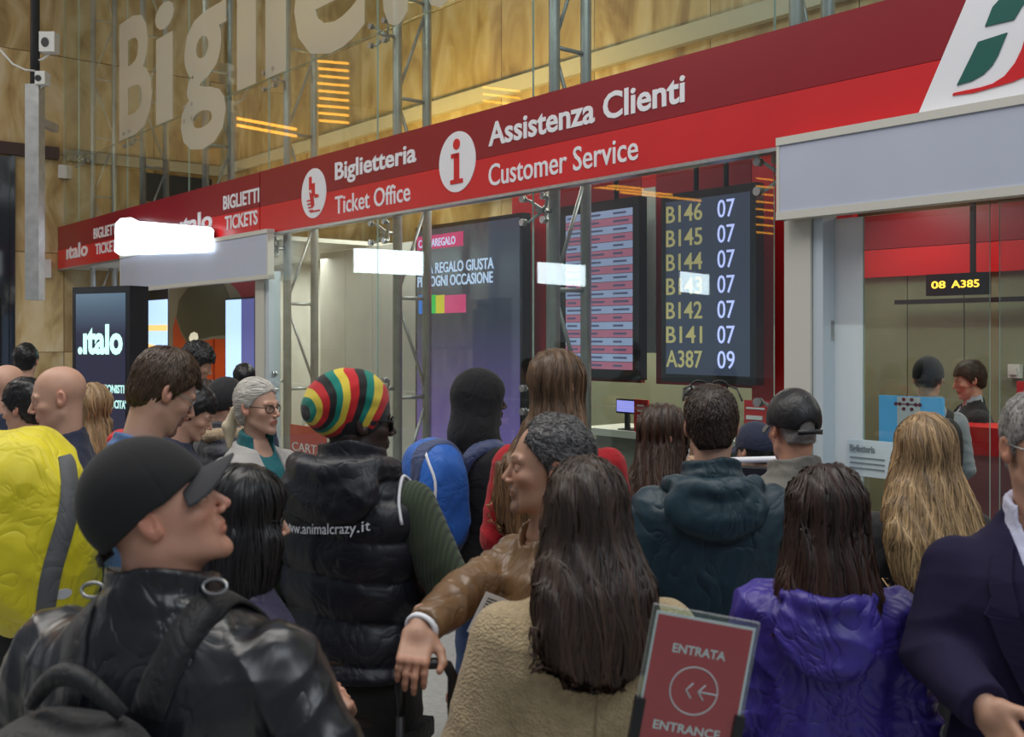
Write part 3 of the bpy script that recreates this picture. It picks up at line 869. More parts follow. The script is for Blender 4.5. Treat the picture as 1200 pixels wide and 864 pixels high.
pp('train_nose', [(203, 500), (203, 385), (206, 372), (212, 390), (222, 408), (233, 401), (250, 397), (276, 398), (276, 500)], (.72, .10, .015), .004)
pp('windscreen', [(207, 372), (210, 352), (220, 338), (240, 331), (262, 332), (270, 350), (274, 392), (250, 394), (232, 398), (221, 403), (213, 388)], (.13, .12, .06), .006)
pp('headlamp', [(222, 396), (224, 391), (228, 389), (232, 391), (233, 396), (231, 400), (227, 401), (223, 400)], (.9, .85, .6), .008, .5)
pp('panel_line', [(250, 398), (252, 398), (252, 500), (250, 500)], (.35, .04, .01), .008)
t = tag(empty('lit_display', matrix=MF), 'bright blue lit display beside the train poster', 'display')
o_ = .45; a, b = fs(264, o_), fs(299, o_)
MB().box(a, b, o_, o_+.04, .9, fz(264, 350, o_)).build('housing', M_BLACK, t)
MB().box(a+.02, a+(b-a)*.55, o_-.004, o_, .95, fz(264, 352, o_)).build('bright_page', emis('lit_blue_page', (.45, .66, .95), 1.1), t)
MB().box(a+(b-a)*.56, b-.02, o_-.004, o_, .95, fz(264, 352, o_)).build('dark_page', emis('lit_indigo_page', (.12, .13, .35), .6), t)
MB().box(a+.1, b-.1, o_, o_+.04, 0, .9).build('stand', M_DARK, t)
t = tag(empty('lit_display', matrix=MF), 'blue lit display with orange stripe between the italo totem and the poster', 'display')
o_ = 1.0; a, b = fs(160, o_), fs(197, o_)
MB().box(a, b, o_, o_+.05, .8, fz(180, 336, o_)).build('housing', M_BLACK, t)
MB().box(a+.02, b-.02, o_-.004, o_, .85, fz(180, 352, o_)).build('bright_page', emis('lit_blue_page', (.45, .66, .95), 1.1), t)
MB().box(a+.02, b-.02, o_-.008, o_-.004, fz(180, 388, o_), fz(180, 381, o_)).build('orange_stripe', emis('orange_lit', (1.0, .6, .2), 1.0), t)
MB().prism([(fs(170, o_), fz(180, 402, o_)), (fs(192, o_), fz(180, 407, o_)), (fs(170, o_), fz(180, 412, o_))], o_-.008, o_-.004).build('orange_arrow', emis('orange_lit', (1.0, .6, .2), 1.0), t)
MB().box(a+.1, b-.1, o_, o_+.04, 0, .8).build('stand', M_DARK, t)

# ------------------------------------------------------------------ totems in the hall
def totem(px, py_top, Z, w, h, ang, label, content, dp=.20):
    p = wp(px, py_top, Z)
    Mx = Matrix.Translation((p.x, p.y, 0)) @ Matrix.Rotation(ang, 4, 'Z')
    t = tag(empty('advertising_totem', matrix=Mx), label, 'totem')
    zt_ = p.z
    MB().box(0, w, 0, dp, .06, zt_).build('housing', M_BLACK, t)
    MB().box(.1, w-.1, -.05, .25, 0, .06).build('base', M_DARK, t)
    content(t, w, zt_); return t
def c_italo(t, w, zt_):
    MB().box(.05, w-.05, -.005, 0, .25, zt_-.06).build('display', grad_screen('navy_display', 1.9, zt_, (.022, .022, .045), (.10, .17, .24), 1.0), t)
    mb = MB(); text_mb(mb, '.ıtalo', .08, w-.08, 1.73, 1.99, -.005, .035); mb.build('italo_lettering', emis('mint_letters', (.55, .95, .85), .9), t)
    mb = MB(); text_mb(mb, 'I PROFESSIONISTI', .14, w-.06, 1.40, 1.47, -.005, .02); text_mb(mb, "DELL'ALTA VELOCITA'", .10, w-.04, 1.27, 1.34, -.005, .02)
    mb.build('slogan_lettering', emis('mint_letters_small', (.5, .85, .8), .7), t)['kind'] = 'stuff'
totem(85, 337, 9.0, .72, 2.3, -.50, 'black advertising totem showing the italo lettering left of the shop', c_italo)
def c_blue(t, w, zt_):
    MB().box(.05, w-.05, -.005, 0, .3, zt_-.06).build('display', emis('lit_blue_page', (.45, .66, .95), 1.1), t)
    MB().box(.05, w-.05, -.009, -.005, 2.02, 2.10).build('orange_stripe', emis('orange_lit', (1.0, .6, .2), 1.0), t)
    MB().disc((w*.62, -.009, 1.55), .2, .004, 24).build('violet_blob', emis('violet_lit', (.22, .2, .6), .6), t)
totem(-62, 349, 9.5, .72, 2.3, -.50, 'black advertising totem with a bright blue picture cut by the left edge', c_blue, .05)

# ------------------------------------------------------------------ pole with cameras at the left
p = wp(41, 100, 13.5)
t = tag(empty('camera_pole', loc=(p.x, p.y, 0)), 'grey box column with a thin black rod on top at the left', 'column')
zt_ = wp(41, 100, 13.5).z; zb_ = wp(41, 352, 13.5).z
MB().box(-.09, .09, -.09, .09, zb_, zt_).build('box_column', M_GALV, t)
MB().tube([(0, 0, zt_), (0, 0, 9.0)], .06, 10).build('rod', M_DARK, t)
MB().box(-.05, .05, .05, .60, zt_-.5, zt_-.4).build('wall_arm', M_GALV, t)
for px_, py_, lab in ((57, 50, 'white housed camera clamped to the black rod, the upper one'), (49, 92, 'small white dome camera clamped at the foot of the black rod')):
    q = wp(px_, py_, 13.4); up = py_ < 60
    c = tag(empty('security_camera', loc=q), lab, 'camera')
    R_ = .10 if up else .065
    MB().box(-R_, R_, -.06, .10, -R_*1.3, R_*1.3).build('housing', M_LWHITE, c)
    MB().disc((-.02, -.07, -.01), R_*.62, .02, 18, sx=.8 if up else 1).build('lens', M_BLACK, c)
    MB().tube([(0, .05, -R_), (-.04, .05, -R_*1.6), (-.12, .08, -R_*2.0), (p.x-q.x, .1, -R_*2.1)], .014, 6).build('bracket', M_LWHITE, c)
sp = wp(20, 75, 13.0)
mb = MB(); mb.tube([wp(-20, 40, 13.4), wp(0, 58, 13.4), wp(15, 75, 13.4), wp(30, 82, 13.4), wp(41, 83, 13.42)], .014, 6)
tag(mb.build('cable', M_LWHITE), 'slack white cable running from the left edge to the black rod', 'cable')
jb = MB(); q = MF.inverted() @ wp(27, 320, 16.2); jb.box(SL+.01, SL+.08, -.45, -.22, 2.85, 3.15)
tag(jb.build('junction_box', M_LWHITE, matrix=MF), 'small grey junction box on the marble left of the red sign', 'box')
jb = MB(); jb.box(SL+.02, SL+.10, -.10, .02, 4.50, 4.72)
tag(jb.build('junction_box', M_LWHITE, matrix=MF), 'small white box under the dark beam above the red sign end', 'box')

# ------------------------------------------------------------------ lit hall panels across the hall (they mirror in the glass)
MFI = MF.inverted()
def mirrored(px, py, Z):
    v = MFI @ wp(px, py, Z); return MF @ Vector((v.x, -v.y, v.z))
LP = emis('lit_hall_panel', (.80, .92, 1.0), 9.0)
OR = emis('orange_tube_light', (1.0, .42, .05), 5.0)
def plate(mb, x0, y0, x1, y1, Z, slope=0.0, th=.08):
    c = [(x0, y0), (x1, y0+slope), (x1, y1+slope), (x0, y1)]
    f_ = [mirrored(x, y, Z) for x, y in c]; b_ = [mirrored(x, y, Z+th) for x, y in c]
    mb.add(f_+b_, [(0, 1, 2, 3), (7, 6, 5, 4), (0, 4, 5, 1), (1, 5, 6, 2), (2, 6, 7, 3), (3, 7, 4, 0)])
for (x0, y0, x1, y1, Z, lab) in [(415, 291, 496, 319, 18.5, 'lit white panel hanging in the hall, nearest the glass'),
                                 (630, 307, 686, 332, 21, 'middle one of the lit white panels hanging in the hall'), (797, 318, 831, 342, 24, 'farthest lit white panel hanging in the hall')]:
    mb = MB(); plate(mb, x0, y0, x1, y1, Z, 4)
    tag(mb.build('light_panel', LP), lab, 'light', 'lit panels hanging across the hall')
mb = MB()
for q in range(9): plate(mb, 372+q % 3, 70+q*8.7, 409, 73+q*8.7, 18, 3)
for q in range(2): plate(mb, 262, 134+q*8, 348, 137.5+q*8, 18, 16)
for q in range(3): plate(mb, 566, 101+q*8, 610, 103.5+q*8, 20, 5)
for q in range(4): plate(mb, 612+q*38, 203+q*7, 720+q*34, 205.5+q*7, 20, 10)
for q in range(8): plate(mb, 886, 208+q*9, 916, 210+q*9, 24, 3)
tag(mb.build('louvre_light', OR), 'rows of slim orange tube lights high across the hall', 'light')

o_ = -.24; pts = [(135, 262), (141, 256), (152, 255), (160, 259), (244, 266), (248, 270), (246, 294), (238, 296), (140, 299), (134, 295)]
t = tag(empty('reflection_stand_in', matrix=MF), 'bright white glowing shape standing in for a lamp reflection over the left red sign', 'light')  # glowing shape added in place of a lamp's reflection over the sign
MB().prism(ppoly(pts[::-1], o_), o_, o_+.03).build('reflection_glow', emis('reflection_glow_white', (.85, .93, 1.0), 2.6), t)
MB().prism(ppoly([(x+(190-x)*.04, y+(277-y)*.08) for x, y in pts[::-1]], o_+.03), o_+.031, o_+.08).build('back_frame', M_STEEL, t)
# ------------------------------------------------------------------ people
SKIN = {}
def skin_mat(key, c):
    return mat('skin_'+key, c, .48, bump=('noise', 160, .08, .001), var=.06, vscale=18, attr=True, sss=.06)
TORSO = [(.76, .165, .115, -.01), (.92, .172, .122, -.015), (1.05, .152, .108, 0), (1.20, .168, .118, 0), (1.31, .178, .120, -.005),
         (1.375, .168, .106, -.012), (1.41, .140, .088, -.018), (1.445, .102, .072, -.025), (1.475, .070, .062, -.024), (1.52, .056, .058, -.02)]

def head_sdf(P, NB, fem=0.0, ears=True, neckr=.056, nose=1.0):
    """head at the origin between the ears, face towards +y; NB = neck base in head coordinates"""
    d = ell(P, (0, -.014, .034), (.0765, .098, .088))
    d = smin(d, ell(P, (0, .030, -.018), (.064, .066, .084)), .02)
    d = smin(d, ell(P, (0, .042, -.078), (.046-.004*fem, .045, .036)), .025)
    d = smin(d, cap(P, (.050, .008, -.062), (.016, .078, -.100), .014, .014), .02)
    d = smin(d, cap(P, (-.050, .008, -.062), (-.016, .078, -.100), .014, .014), .02)
    d = smin(d, ell(P, (0, .084, -.104), (.019, .014, .015)), .014)
    for s in (-1, 1):
        d = smax(d, -ell(P, (s*.031, .101, .002), (.019, .017, .012)), .014)
        d = smin(d, cap(P, (s*.012, .088, .024), (s*.044, .078, .024), .008-.002*fem, .007), .016)
        d = smin(d, ell(P, (s*.043, .062, -.022), (.020, .020, .016)), .018)
        d = smin(d, ell(P, (s*.031, .0765, .001), (.0145, .0145, .0125)), .003)
    d = smin(d, cap(P, (0, .090, .010), (0, .113*nose+.001, -.026), .0065, .0095), .010)
    for s in (-1, 1): d = smin(d, ell(P, (s*.0105, .103, -.033), (.0075, .009, .0065)), .006)
    d = smin(d, ell(P, (0, .088, -.060), (.024, .014, .016)), .012)
    d = smin(d, cap(P, (-.017, .094, -.057), (.017, .094, -.057), .0045), .004)
    d = smin(d, cap(P, (-.014, .093, -.069), (.014, .093, -.069), .0055), .004)
    d = smax(d, -cap(P, (-.022, .102, -.0628), (.022, .102, -.0628), .0028), .004)
    if ears:
        for s in (-1, 1):
            R = rotm(.22, 0, s*.32)
            e = ell(P, (s*.080, -.010, -.004), (.0095, .0185, .032), R)
            e = smax(e, -ell(P, (s*.0875, -.006, .002), (.007, .010, .019), R), .005)
            e = smin(e, ell(P, (s*.080, .002, -.020), (.006, .007, .012), R), .005)
            d = smin(d, e, .006)
    NB = np.asarray(NB, float)
    d = smin(d, cap(P, (0, -.022, -.05), NB, neckr*.96, neckr*1.08), .028)
    d = smin(d, cap(P, (.045, -.03, -.04), NB+(.02, .05, 0), .014, .014), .03) if fem < .5 else d
    return d

def head_colors(V, lips, brow, eye, beard, scalp):
    c = np.ones((len(V), 3))
    def blend(m, col):
        m = np.clip(m, 0, 1)[:, None]; c[:] = c*(1-m)+np.array(col)*m
    x, y, z = V.T
    blend(.35*np.exp(-((np.abs(x)-.045)**2+(z+.03)**2)/.0004)*(y > .03), (1.08, .72, .68))
    blend(.4*np.exp(-(x**2+(z+.03)**2)/.0002)*(y > .09), (1.05, .7, .66))
    blend(.45*(np.abs(x) > .076), (1.08, .68, .62))
    blend(((np.abs(x) < .024) & (np.abs(z+.063) < .0105) & (y > .084)).astype(float)*.9, lips)
    if beard is not None:
        bc, amt = beard
        m = (z < -.045+.25*np.clip(.05-y, 0, .1)*0) & (y > .0) & (z > -.135)
        side = (np.abs(x) > .04) & (z < -.01) & (z > -.12) & (y > -.002) & (y < .045)
        mm = (m | side).astype(float)*amt
        mm *= 1-.9*np.exp(-((x/.02)**2+((z+.064)/.008)**2)*(y > .08))
        mm *= .75+.25*np.sin(x*900)*np.sin(z*1000)
        blend(mm, bc)
    if scalp is not None:
        m = np.clip((z-.03-.0*y)/.03, 0, 1)*scalp[1]
        blend(m*(y < .06), scalp[0])
    bz = .024+.006*np.cos((np.abs(x)-.03)*60)
    blend(((np.abs(x) > .012) & (np.abs(x) < .048) & (np.abs(z-bz) < .0045) & (y > .055)).astype(float)*.85, brow)
    ex = np.abs(x)-.031
    vis = (np.abs(ex) < .013) & (np.abs(z-.001) < .0058*(1-(ex/.0145)**2)) & (y > .07)
    blend(vis.astype(float), (1.35, 1.45, 1.5))
    blend((vis & (ex**2+(z-.001)**2 < .0056**2)).astype(float), eye)
    lid = (np.abs(ex) < .016) & (np.abs(z-.0075+(ex/.014)**2*.004) < .0014) & (y > .07)
    blend(lid.astype(float)*.7, (.25, .18, .15))
    return c

def hand_sdf(P, side, curl, thumb=.5, spread=.05):
    """wrist at the origin, fingers along +y, back of the hand +z; side=+1 left hand (thumb +x)"""
    d = rbox(P, (0, .048, 0), (.040, .046, .013), .012)
    d = smin(d, cap(P, (0, -.05, 0), (0, .015, 0), .026, .028), .02)
    L = [.066, .078, .074, .060]; xs = [.029, .0098, -.0098, -.028]
    for i in range(4):
        x = xs[i]*side; a = spread*(1.5-i)*side
        p = np.array([x, .088-.006*abs(i-1.2), 0]); ang = 0
        for j, (fr, r) in enumerate(((.45, .0092), (.30, .0082), (.25, .0074))):
            ang += curl[j] if isinstance(curl, (tuple, list)) else curl
            dr = np.array([math.sin(a)*math.cos(ang), math.cos(a)*math.cos(ang), -math.sin(ang)])
            q = p+dr*L[i]*fr
            d = smin(d, cap(P, p, q, r, r*.92), .005); p = q
        d = smin(d, ell(P, (x, .090, .006), (.010, .011, .008)), .006)
    b = np.array([side*.030, .018, -.006]); m1 = b+np.array([side*.028, .028, -.014*thumb*2]); m2 = m1+np.array([side*.012*(1-thumb), .028, -.012*thumb]); m3 = m2+np.array([-side*.004, .022, -.010*thumb])
    d = smin(d, cap(P, b, m1, .0155, .012), .016); d = smin(d, cap(P, m1, m2, .0112, .010), .004); d = smin(d, cap(P, m2, m3, .0098, .0082), .004)
    return d

def basis(dirv, up):
    y = np.asarray(dirv, float); y = y/np.linalg.norm(y)
    z = np.asarray(up, float); z = z-y*(z@y); z /= np.linalg.norm(z)
    return np.stack([np.cross(y, z), y, z], 1)

class Person: pass

def person(label, px, Z, top, yaw, skin=('fair', (.60, .37, .28)), head=(0, 0, 0), w=1.0, fem=0.0, arms='front', res=1.0,
           hat=0.0, lean=0.0, beard=None, scalp=None, brow=(.35, .28, .24), eye=(.12, .10, .08), lips=None, neck_f=0.0, H=None, drop=.025, neckr=None, group=None, nose=1.0, pos=None, ears=True):
    """top = pixel row of the top of the head; yaw in degrees, 0 = back to the camera, -90 = facing right"""
    p = Person(); lips = lips or ((1.0, .55, .52) if fem else (1.0, .74, .70))
    base = wp(px, 0, Z) if pos is None else pos
    H = H or (CAMH-(top-HY)/F*Z-hat)
    s = (H-drop)/1.75; p.s = s; p.H = H; p.w = w; p.fem = fem; p.res = res
    yw = math.radians(yaw)
    p.M = Matrix.Translation((base.x, base.y, 0)) @ Matrix.Rotation(yw, 4, 'Z')
    p.Mi = p.M.inverted()
    loc = lambda v: np.array(p.Mi @ Vector(v))
    p.loc = loc
    # skeleton in person coordinates
    lf = lean
    NB = np.array([0, -.022+lf+neck_f*.3, 1.465])*s
    pit, hy, rol = [math.radians(a) for a in head]
    R = np.array((Matrix.Rotation(hy, 3, 'Z') @ Matrix.Rotation(-pit, 3, 'X') @ Matrix.Rotation(rol, 3, 'Y')))
    hs = .5+.5*H/1.75
    hs = max(.94, min(1.06, hs))*(1-.03*fem)
    hc = NB+np.array(Matrix.Rotation(hy, 3, 'Z') @ Vector((0, .012+neck_f+.055*math.sin(pit), 0)))*s
    hc[2] = H-.122*hs-.03*(1-math.cos(pit))
    p.hR, p.hc, p.hs, p.NB = R, hc, hs, NB
    p.th = lambda P: ((P-hc)@R)/hs          # person -> head
    p.fh = lambda P: (np.asarray(P)*hs)@R.T+hc
    sw = .172*w*s
    A = {}
    for sd, nm in ((-1, 'L'), (1, 'R')):
        sh = np.array([sd*sw, -.012+lf*.9, 1.368*s])
        spec = arms.get(nm, 'down') if isinstance(arms, dict) else arms
        if spec == 'front':
            el = sh+np.array([sd*.055, -.01, -.285])*s; wr = el+np.array([-sd*.12, .21, .03])*s; hd = wr-el; up = (sd*.6, 0, 1)
            cu = .5
        elif spec == 'down':
            el = sh+np.array([sd*.05, -.02, -.29])*s; wr = el+np.array([sd*.005, .05, -.25])*s; hd = wr-el; up = (sd, .1, 0); cu = .35
        elif spec == 'phone':
            el = sh+np.array([sd*.05, .03, -.28])*s; wr = el+np.array([-sd*.13, .19, .12])*s; hd = wr-el; up = (sd*.8, .3, .5); cu = .7
        else:
            el, wr, hd, up, cu = spec['el'], spec['wr'], spec.get('dir'), spec.get('up', (0, 0, 1)), spec.get('curl', .3)
            el = loc(el) if spec.get('world') else np.asarray(el)*s
            wr = loc(wr) if spec.get('world') else np.asarray(wr)*s
            if hd is None: hd = wr-el
            elif spec.get('world'): hd = np.array(p.Mi.to_3x3() @ Vector(hd)); up = np.array(p.Mi.to_3x3() @ Vector(up))
        A[nm] = dict(sh=sh, el=el, wr=wr, hd=hd, up=up, cu=cu, sd=sd, th=spec.get('thumb', .5) if isinstance(spec, dict) else .5)
    p.A = A
    T = np.array([list(r) for r in TORSO]); T[:, 0] *= s; T[:, 1] *= s*w; T[:, 2] *= s*(1+.5*(w-1)); T[:, 3] = T[:, 3]*s+lf*np.clip((T[:, 0]/s-.9)/.5, 0, 1)
    if fem: T[2, 1] *= .92; T[3, 1] *= .93; T[1, 1] *= 1.04
    p.T = T
    p.legs = [(np.array([sd*.092, -.01, .91])*s, np.array([sd*.105, .02, .50])*s, np.array([sd*.11, -.02, .085])*s, sd) for sd in (-1, 1)]
    def body(P):
        d = loft(P, T, t=-.006)
        for a in A.values():
            d = smin(d, cap(P, a['sh'], a['el'], .047*s, .038*s), .03); d = smin(d, cap(P, a['el'], a['wr'], .038*s, .025*s), .012)
        for h, k, an, sd in p.legs:
            d = smin(d, cap(P, h, k, .083*s, .055*s), .03); d = smin(d, cap(P, k, an, .052*s, .036*s), .02)
            d = smin(d, cap(P, an+(0, -.02, -.035), an+(sd*.01, .14, -.05), .034*s, .028*s), .02)
        return d
    lo_ = [-.42*w, -.30, -.02]; hi_ = [.42*w, .36+lf, 1.53*s]
    allp = np.array([a[k] for a in A.values() for k in ('el', 'wr')])
    lo_ = np.minimum(lo_, allp.min(0)-.07); hi_ = np.maximum(hi_, allp.max(0)+.07)
    p.lo, p.hi = lo_, hi_
    Vb, Fb = sdf_mesh(body, lo_, hi_, .022, 3)
    nbh = p.th(NB[None])[0]
    hh = .0036/res if res >= 1 else .0055
    Vh, Fh = sdf_mesh(lambda P: head_sdf(P, nbh, fem, ears, neckr or (.056-.010*fem), nose), (-.105, -.16, -.24), (.105, .135, .135), hh)
    Ch = head_colors(Vh, lips, brow, eye, beard, scalp)
    Vs = [Vb, p.fh(Vh)]; Fs = [Fb, Fh+len(Vb)]; Cs = [np.ones((len(Vb), 3)), Ch]; n = len(Vb)+len(Vh)
    for nm, a in A.items():
        B = basis(a['hd'], a['up']); side = 1 if nm == 'L' else -1
        V, Fq = sdf_mesh(lambda P: hand_sdf(P, side, a['cu'], a['th']), (-.085, -.06, -.12), (.085, .19, .05), .0036 if (res > 1 or isinstance(arms, dict)) else .006)
        Vs.append((V*s)@B.T+a['wr']); Fs.append(Fq+n); n += len(V)
        C = np.ones((len(V), 3)); C[V[:, 1] > .08] *= (1.04, .93, .9); Cs.append(C)
    me = mesh_from_np('person', np.concatenate(Vs), np.concatenate(Fs), np.concatenate(Cs), mats=[skin_mat(*skin)])
    p.o = link('person', me, None, p.M)
    tag(p.o, label, 'person', group)
    return p

def sdf_part(p, name, f, lo, hi, h, m, col=None, head=False, parent=None):
    V, Fq = sdf_mesh(f, lo, hi, h)
    if head: V = p.fh(V)
    c = None if col is None else (col(V) if callable(col) else np.tile(col, (len(V), 1)))
    me = mesh_from_np(name, V, Fq, c, mats=[m])
    return link(name, me, parent or p.o)

def jacket(p, m, name='jacket', t=.022, hem=.80, fold=.006, fs_=16, seed=1, sleeves=True, sleeve_t=None, collar='band', quilt=0.0, qn=.09, flare=0.0, h=.0085, sleeve_mat=None,
           hood=None, extra=None, cuff_cut=.035, depth=0.0, zrest=None, open_front=None):
    s, w, A, T = p.s, p.w, p.A, p.T
    T2 = T.copy()
    if flare: T2[0, 1] += flare; T2[0, 2] += flare*.6; T2[1, 1] += flare*.7; T2[1, 2] += flare*.4; T2[2, 1] += flare*.9; T2[2, 2] += flare*.5
    T2[:, 2] += depth
    T2[-1, 1] = T2[-2, 1]*.86; T2[-1, 2] = T2[-2, 2]*.95
    if hem*s < T2[0, 0]: T2 = np.vstack([[hem*s, T2[0, 1]+flare*.6+.012, T2[0, 2]+flare*.4+.01, T2[0, 3]], T2])
    nb = p.NB; st = sleeve_t if sleeve_t is not None else t
    colz = 1.50*s
    def arms_(P):
        d = None
        for a in A.values():
            e = a['el']+(a['wr']-a['el'])*(1-cuff_cut/.25)
            q = smin(cap(P, a['sh'], a['el'], .050*s+st, .042*s+st*1.05), cap(P, a['el'], e, .042*s+st*1.05, .029*s+st), .015)
            if fold:
                ax = a['el']-a['sh']; ax = ax/np.linalg.norm(ax)
                u = (P-a['el'])
                r_ = np.exp(-(np.linalg.norm(u, axis=1)/.11)**2)
                q = q-(r_+.35)*fold*1.3*(1-np.abs(np.sin((u@ax)*42+wob(P, 11, seed)*2.2))**.7-.4)
            # cuff plane
            ad = (a['wr']-a['el']); L = np.linalg.norm(ad); ad = ad/L
            q = smax(q, np.minimum((P-a['wr'])@ad+cuff_cut*.4, .05+0*q), .006)
            d = q if d is None else np.minimum(d, q)
        return d
    def torso_(P):
        d = smax(loft(P, T2, t=t), P[:, 2]-(1.474*s+t*.35-.25*(P[:, 1]-p.NB[1])), .014)
        if quilt:
            d = d-quilt*(np.abs(np.cos(PI*(P[:, 2]+.015*np.sin(P[:, 0]*9))/qn))**.6-.5)
        return d
    def coll(P, d):
        c0 = np.array([0, p.NB[1]+.012, 1.455*s])
        if collar == 'band':
            c = smax(smax(cap(P, c0+(0, -.012, -.06), c0+(0, .004, .12), .080*s*(.8+.2*w)+t*.25), P[:, 2]-(1.506*s-.30*(P[:, 1]-c0[1])+.004*np.sin(P[:, 0]*40)), .006), -(cap(P, c0+(0, .012, -.1), c0+(0, .022, .2), .069*s)), .005)
            d = smin(d, c, .022)
        elif collar == 'high':
            c = smax(smax(cap(P, c0+(0, -.014, -.06), c0+(0, -.002, .15), .086*s*(.7+.3*w)+t*.3), P[:, 2]-(1.530*s-.25*(P[:, 1]-c0[1])+.006*np.sin(P[:, 0]*33)), .010), -(cap(P, c0+(0, .01, -.1), c0+(0, .022, .2), .071*s)), .006)
            c = c-.004*folds(P, 30, seed+2)
            d = smin(d, c, .022)
        return smax(d, -cap(P, c0+(0, .012, .0), c0+(0, .03, .25), .063*s+(0 if collar else .004)), .01)
    def f(P):
        d = torso_(P)
        if sleeves and sleeve_mat is None: d = smin(d, arms_(P), .03)
        elif sleeves is False or sleeve_mat is not None:
            pass
        if fold: d = d-fold*1.5*(folds(P, fs_, seed, (1, 1, .55))-.4)-fold*.5*wob(P, 9, seed+5)
        if hood: d = hood(P, d)
        if collar is not None or not hood: d = coll(P, d)
        if extra: d = extra(P, d)
        d = smax(d, hem*s-P[:, 2], .01)
        return d
    p.jf = f
    zr = (zrest if zrest is not None else hem*s-.03)
    lo = np.array([p.lo[0]-.03, p.lo[1]-.06, max(zr, min(hem*s-.03, p.lo[2]+9))]); hi = np.array([p.hi[0]+.03, p.hi[1]+.04, 1.60*s])
    lo[2] = min(lo[2], min(a['wr'][2] for a in A.values())-.05) if sleeves and sleeve_mat is None else lo[2]
    if zrest is not None: lo[2] = zrest
    p.jacket = sdf_part(p, name, f, lo, hi, h/ (1.25 if p.res > 1 else 1), m)
    if sleeve_mat is not None:
        lo2 = lo.copy(); lo2[2] = min(a['wr'][2] for a in A.values())-.05
        g = lambda P: arms_(P)-fold*.5*folds(P, fs_, seed+3)
        sdf_part(p, 'sleeves', g, lo2, hi, h, sleeve_mat)
        p.af = g
    return p.jacket

def blob_hood(wd=.13, drop=.11, thick=.040, rim=.024, zt=1.465, seed=9):
    """a hood lying on the back: a thick rim round the neck and a pouch hanging from it"""
    def fn(s):
        R = rotm(-.22, 0, 0)
        pts = [np.array(q)*s for q in ((-wd*.62, .045, zt-.045), (-wd*.86, -.045, zt-.012), (-wd*.78, -.115, zt+.002), (-wd*.42, -.165, zt-.004), (0, -.182, zt-.010))]
        pts = pts+[q*np.array([-1, 1, 1]) for q in pts[::-1][1:]]
        def g(P, d):
            e = None
            for a, b in zip(pts[:-1], pts[1:]):
                q = cap(P, a, b, rim*s); e = q if e is None else smin(e, q, .012)
            z0 = zt*s-drop*.55
            pch = ell(P, (0, -.160*s, z0), (wd*1.02*s, thick*s, drop*s), R)
            pch = pch-.008*(folds(P, 22, seed, (1, 1, 1.3))-.4)
            pch = smax(pch, -ell(P, (0, -.128*s, zt*s+.012), (wd*.66*s, .040*s, .055*s)), .012)
            e = smin(e, pch, .02)-.004*(folds(P, 26, seed+1)-.4)
            return smin(d, e, .008)
        return g
    return fn

def trousers(p, m, t=.022, shoe=None, fold=.004, h=.011, extra=None, top=.98):
    s = p.s
    def f(P):
        d = smax(loft(P, p.T, t=.008), P[:, 2]-top*s, .01); d = smax(d, .80*s-P[:, 2], .03)
        for hp, k, an, sd in p.legs:
            q = smin(cap(P, hp, k, .088*s+t*.6, .062*s+t), cap(P, k, an, .062*s+t*.9, .05*s+t), .03)
            d = smin(d, q, .02)
        d = d-fold*folds(P, 22, 4)
        if extra: d = extra(P, d)
        return smax(d, .05*s-P[:, 2], .01)
    o = sdf_part(p, 'trousers', f, (-.28*p.w, -.22, .02), (.28*p.w, .22+max(0, p.T[:, 3].max()), (top+.03)*s), h, m)
    sm = shoe or mat('black_shoe_leather', (.02, .018, .017), .35)
    for hp, k, an, sd in p.legs:
        def g(P):
            d = smin(cap(P, an+(0, -.035, -.035), an+(sd*.02, .155, -.05), .043*s, .034*s), cap(P, an+(0, -.01, .0), an+(0, -.015, -.05), .042*s, .045*s), .03)
            d = smin(d, rbox(P, an+(sd*.01, .055, -.072), (.047*s, .135*s, .013), .01), .006)
            return np.maximum(d, .001-P[:, 2])
        sdf_part(p, 'shoe', g, an+(-.09, -.13, -.11), an+(.09, .24, .07), .008, sm)
    return o

def hairline(P, front=.052, side=.0, nape=-.085, ear=.012, sb=-.03):
    zl = np.interp(P[:, 1], [-.13, -.045, -.022, -.004, .008, .024, .060, .095], [nape, nape+.006, nape+.045, ear, sb, sb+.03, front-.006, front])
    return zl-P[:, 2]

def hair_short(p, m, thick=.012, top_t=.008, front=.052, nape=-.080, seed=0, n=1500, length=.035, rad=.0014, col=(1, 1, 1), tone=(.6, 1.4), curly=0.0, bald=None, name='hair', sb=-.03, comb=(0, 0, 0)):
    def f(P):
        d = ell(P, (0, -.016, .036), (.0765+thick, .099+thick, .0885+thick+top_t))
        d = smin(d, ell(P, (0, -.05, -.03), (.058+thick*.6, .05+thick*.7, .06)), .02)
        d = smax(d, hairline(P, front, 0, nape, .010, sb), .008)
        if bald is not None: d = smax(d, -ell(P, *bald), .01)
        d = d-(.003*wob(P, 60, seed) if not curly else curly*wob(P, 75, seed))
        return d
    V, Fq = sdf_mesh(f, (-.12, -.16, -.12), (.12, .13, .17), .0045)
    g = np.random.default_rng(seed)
    C = np.tile(np.array(col)*.8, (len(V), 1))
    idx = g.choice(len(V), min(n, len(V)), replace=False); r = V[idx]
    def dr(P):
        c = P-np.array([0, -.045, .10]); c[:, 2] -= .03
        if curly: c = c+g.normal(size=P.shape)*.05
        return c/np.linalg.norm(c, axis=1)[:, None]+np.array(comb)
    SV, SF, Cc = strands(f, r, dr, length, length/5, rad, .002, .3 if not curly else 1.1, seed, tone)
    me = mesh_from_np(name, p.fh(np.concatenate([V, SV])), np.concatenate([Fq, SF+len(V)]), np.concatenate([C, Cc*col]), mats=[m])
    p.hair = link(name, me, p.o); return p.hair

